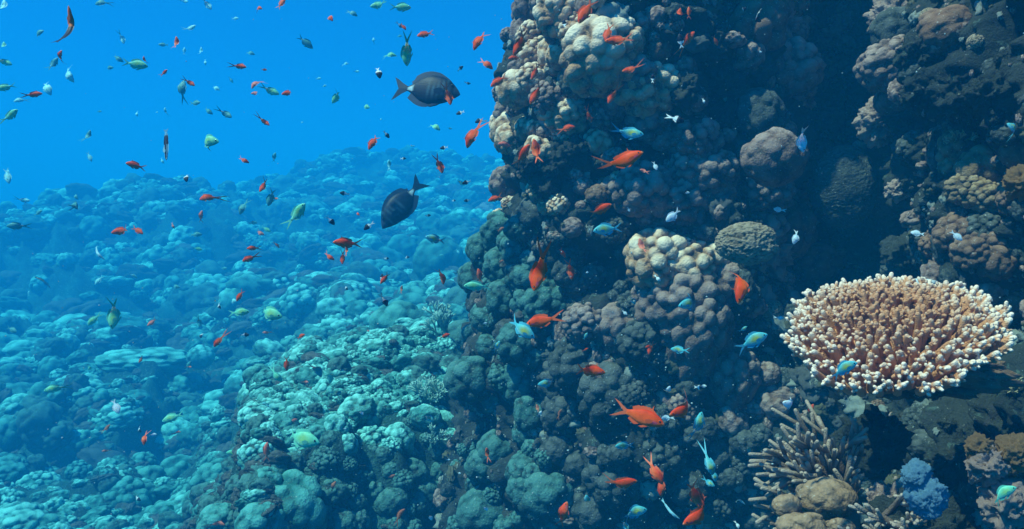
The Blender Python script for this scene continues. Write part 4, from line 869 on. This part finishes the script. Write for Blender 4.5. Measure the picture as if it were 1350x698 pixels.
LBL = {('3', 672, 650): 'big orange-red fish facing up right beside the turquoise fish on the pillar', ('3', 690, 535): 'turquoise fish with yellow-green flank just above the big orange-red fish',
       ('7', 326, 402): 'orange-red fish diving head down by the pillar\'s dark hollow', ('7', 335, 592): 'orange-red fish facing left under the diving one, tail raised',
       ('7', 250, 622): 'turquoise fish slanting down right below the left-facing orange-red fish', ('c', 682, 278): 'large orange-red fish with long forked tail, low on the pillar facing right',
       ('c', 858, 258): 'orange-red fish facing left with spread forked tail, right of the large one', ('c', 915, 648): 'big orange-red fish at the bottom edge left of the finger coral',
       ('c', 888, 568): 'curved orange-red fish pointing down just above the bottom edge fish', ('8', 182, 348): 'orange-red fish heading down between column coral and table coral',
       ('8', 203, 518): 'turquoise fish above the rounded column coral\'s top', ('8', 472, 600): 'green and turquoise fish in front of the table coral',
       ('d', 292, 238): 'silvery white fish with forked tail below the table coral\'s left end', ('d', 1068, 566): 'yellow-green fish in front of the pink-crusted rock at lower right',
       ('b', 178, 362): 'long green fish with yellow flank over the front spur', ('6', 180, 182): 'green fish swimming up right from the hazy ridge, tail lower left',
       ('6', 712, 280): 'round turquoise fish facing left in front of the hazy bommie', ('6', 372, 295): 'large orange-red fish heading left at the centre of the hollow water',
       ('1', 820, 565): 'large green fish heading right beside the thin upright fish', ('7', 585, 240): 'turquoise and yellow fish facing left at the pillar\'s middle',
       ('7', 556, 168): 'orange-red fish rising right just above the turquoise and yellow fish', ('2', 792, 385): 'orange-red fish head down in front of the upper surgeonfish\'s face',
       ('3', 525, 45): 'big orange-red fish pointing down at the very top of the crown'}
for line in DATA.strip().split('\n'):
    t, rest = line.split(' ', 1); x0, y0, s = TILES[t]
    for it in rest.split(';'):
        k, zx, zy, zl, an = it.split(); key = (t, int(zx), int(zy))
        dp = None
        if key[0] == '8' and key[1] == 472: dp = 1.42
        if key == ('d', 1068, 566): dp = 1.35
        fish(k, x0 + int(zx) / s, y0 + int(zy) / s, int(zl) / s, float(an), label=LBL.get(key), depth=dp, yaw=12 if key in LBL else None)
fish('T', 562, 118, 92, -8, 8, 'upper dark surgeonfish with pale stripes, facing right beside the pillar', depth=3.9, var=0)
fish('T', 530, 268, 84, 232, 10, 'lower dark surgeonfish diving down left, pale bands behind its head', depth=5.2, var=1)
fish('X', 219, 191, 44, -82, 15, 'thin upright dark fish with pale top in open water', depth=2.5, var=0)
fish('O', 95, 36, 54, 94, 10, 'slender orange-headed fish hanging upright with a dark tail half', depth=2.2, var=3)
flush_labels()
# drifting specks
def specks():
    r = np.random.default_rng(12); V, Fc = ico(1); VV = []; FF = []; n = 0
    for k in range(750):
        Y = 1.2 + 3.4 * r.random() ** .7; px = r.normal(800, 110) if r.random() < .5 else r.uniform(0, 1350); py = r.uniform(380, 690) if r.random() < .6 else r.uniform(0, 698)
        h = hit(px, py)
        if h and h[0].y < Y + .1: Y = h[0].y - .12 - .4 * r.random()
        q = np.array(P(px, py, Y)); s = Y * r.uniform(.3, .85) / F * (1.0 if r.random() < .85 else 1.7)
        VV.append(V * s * r.uniform(.6, 1.3, 3) + q); FF.append(Fc + n); n += len(V)
    o = link('floating_particles', mesh_np('floating_particles', np.concatenate(VV), np.concatenate(FF), M['snow'])); tag(o, 'pale specks drifting in the water', None, None, 'stuff')
specks()
# ------------------------------------------------------------------ the water: one closed even volume round everything
bm = bmesh.new(); bmesh.ops.create_cube(bm, size=1)
for v in bm.verts: v.co = Vector(((v.co.x) * 330 - 30, (v.co.y) * 130 + 43, -8.5 if v.co.z < 0 else 8.4))
me = bpy.data.meshes.new('haze'); bm.to_mesh(me); bm.free()
hm = bpy.data.materials.new('sea_water'); hm.use_nodes = True; t = hm.node_tree; t.nodes.clear()
ho = t.nodes.new('ShaderNodeOutputMaterial'); pv = t.nodes.new('ShaderNodeVolumePrincipled'); t.links.new(pv.outputs[0], ho.inputs['Volume'])
pv.inputs['Color'].default_value = (*HAZE_C, 1); pv.inputs['Absorption Color'].default_value = (*HAZE_A, 1); pv.inputs['Density'].default_value = HAZE_D; pv.inputs['Anisotropy'].default_value = 0.0
me.materials.append(hm); haze = link('haze', me); tag(haze, 'blue sea water fading distant things', None, None, 'stuff')
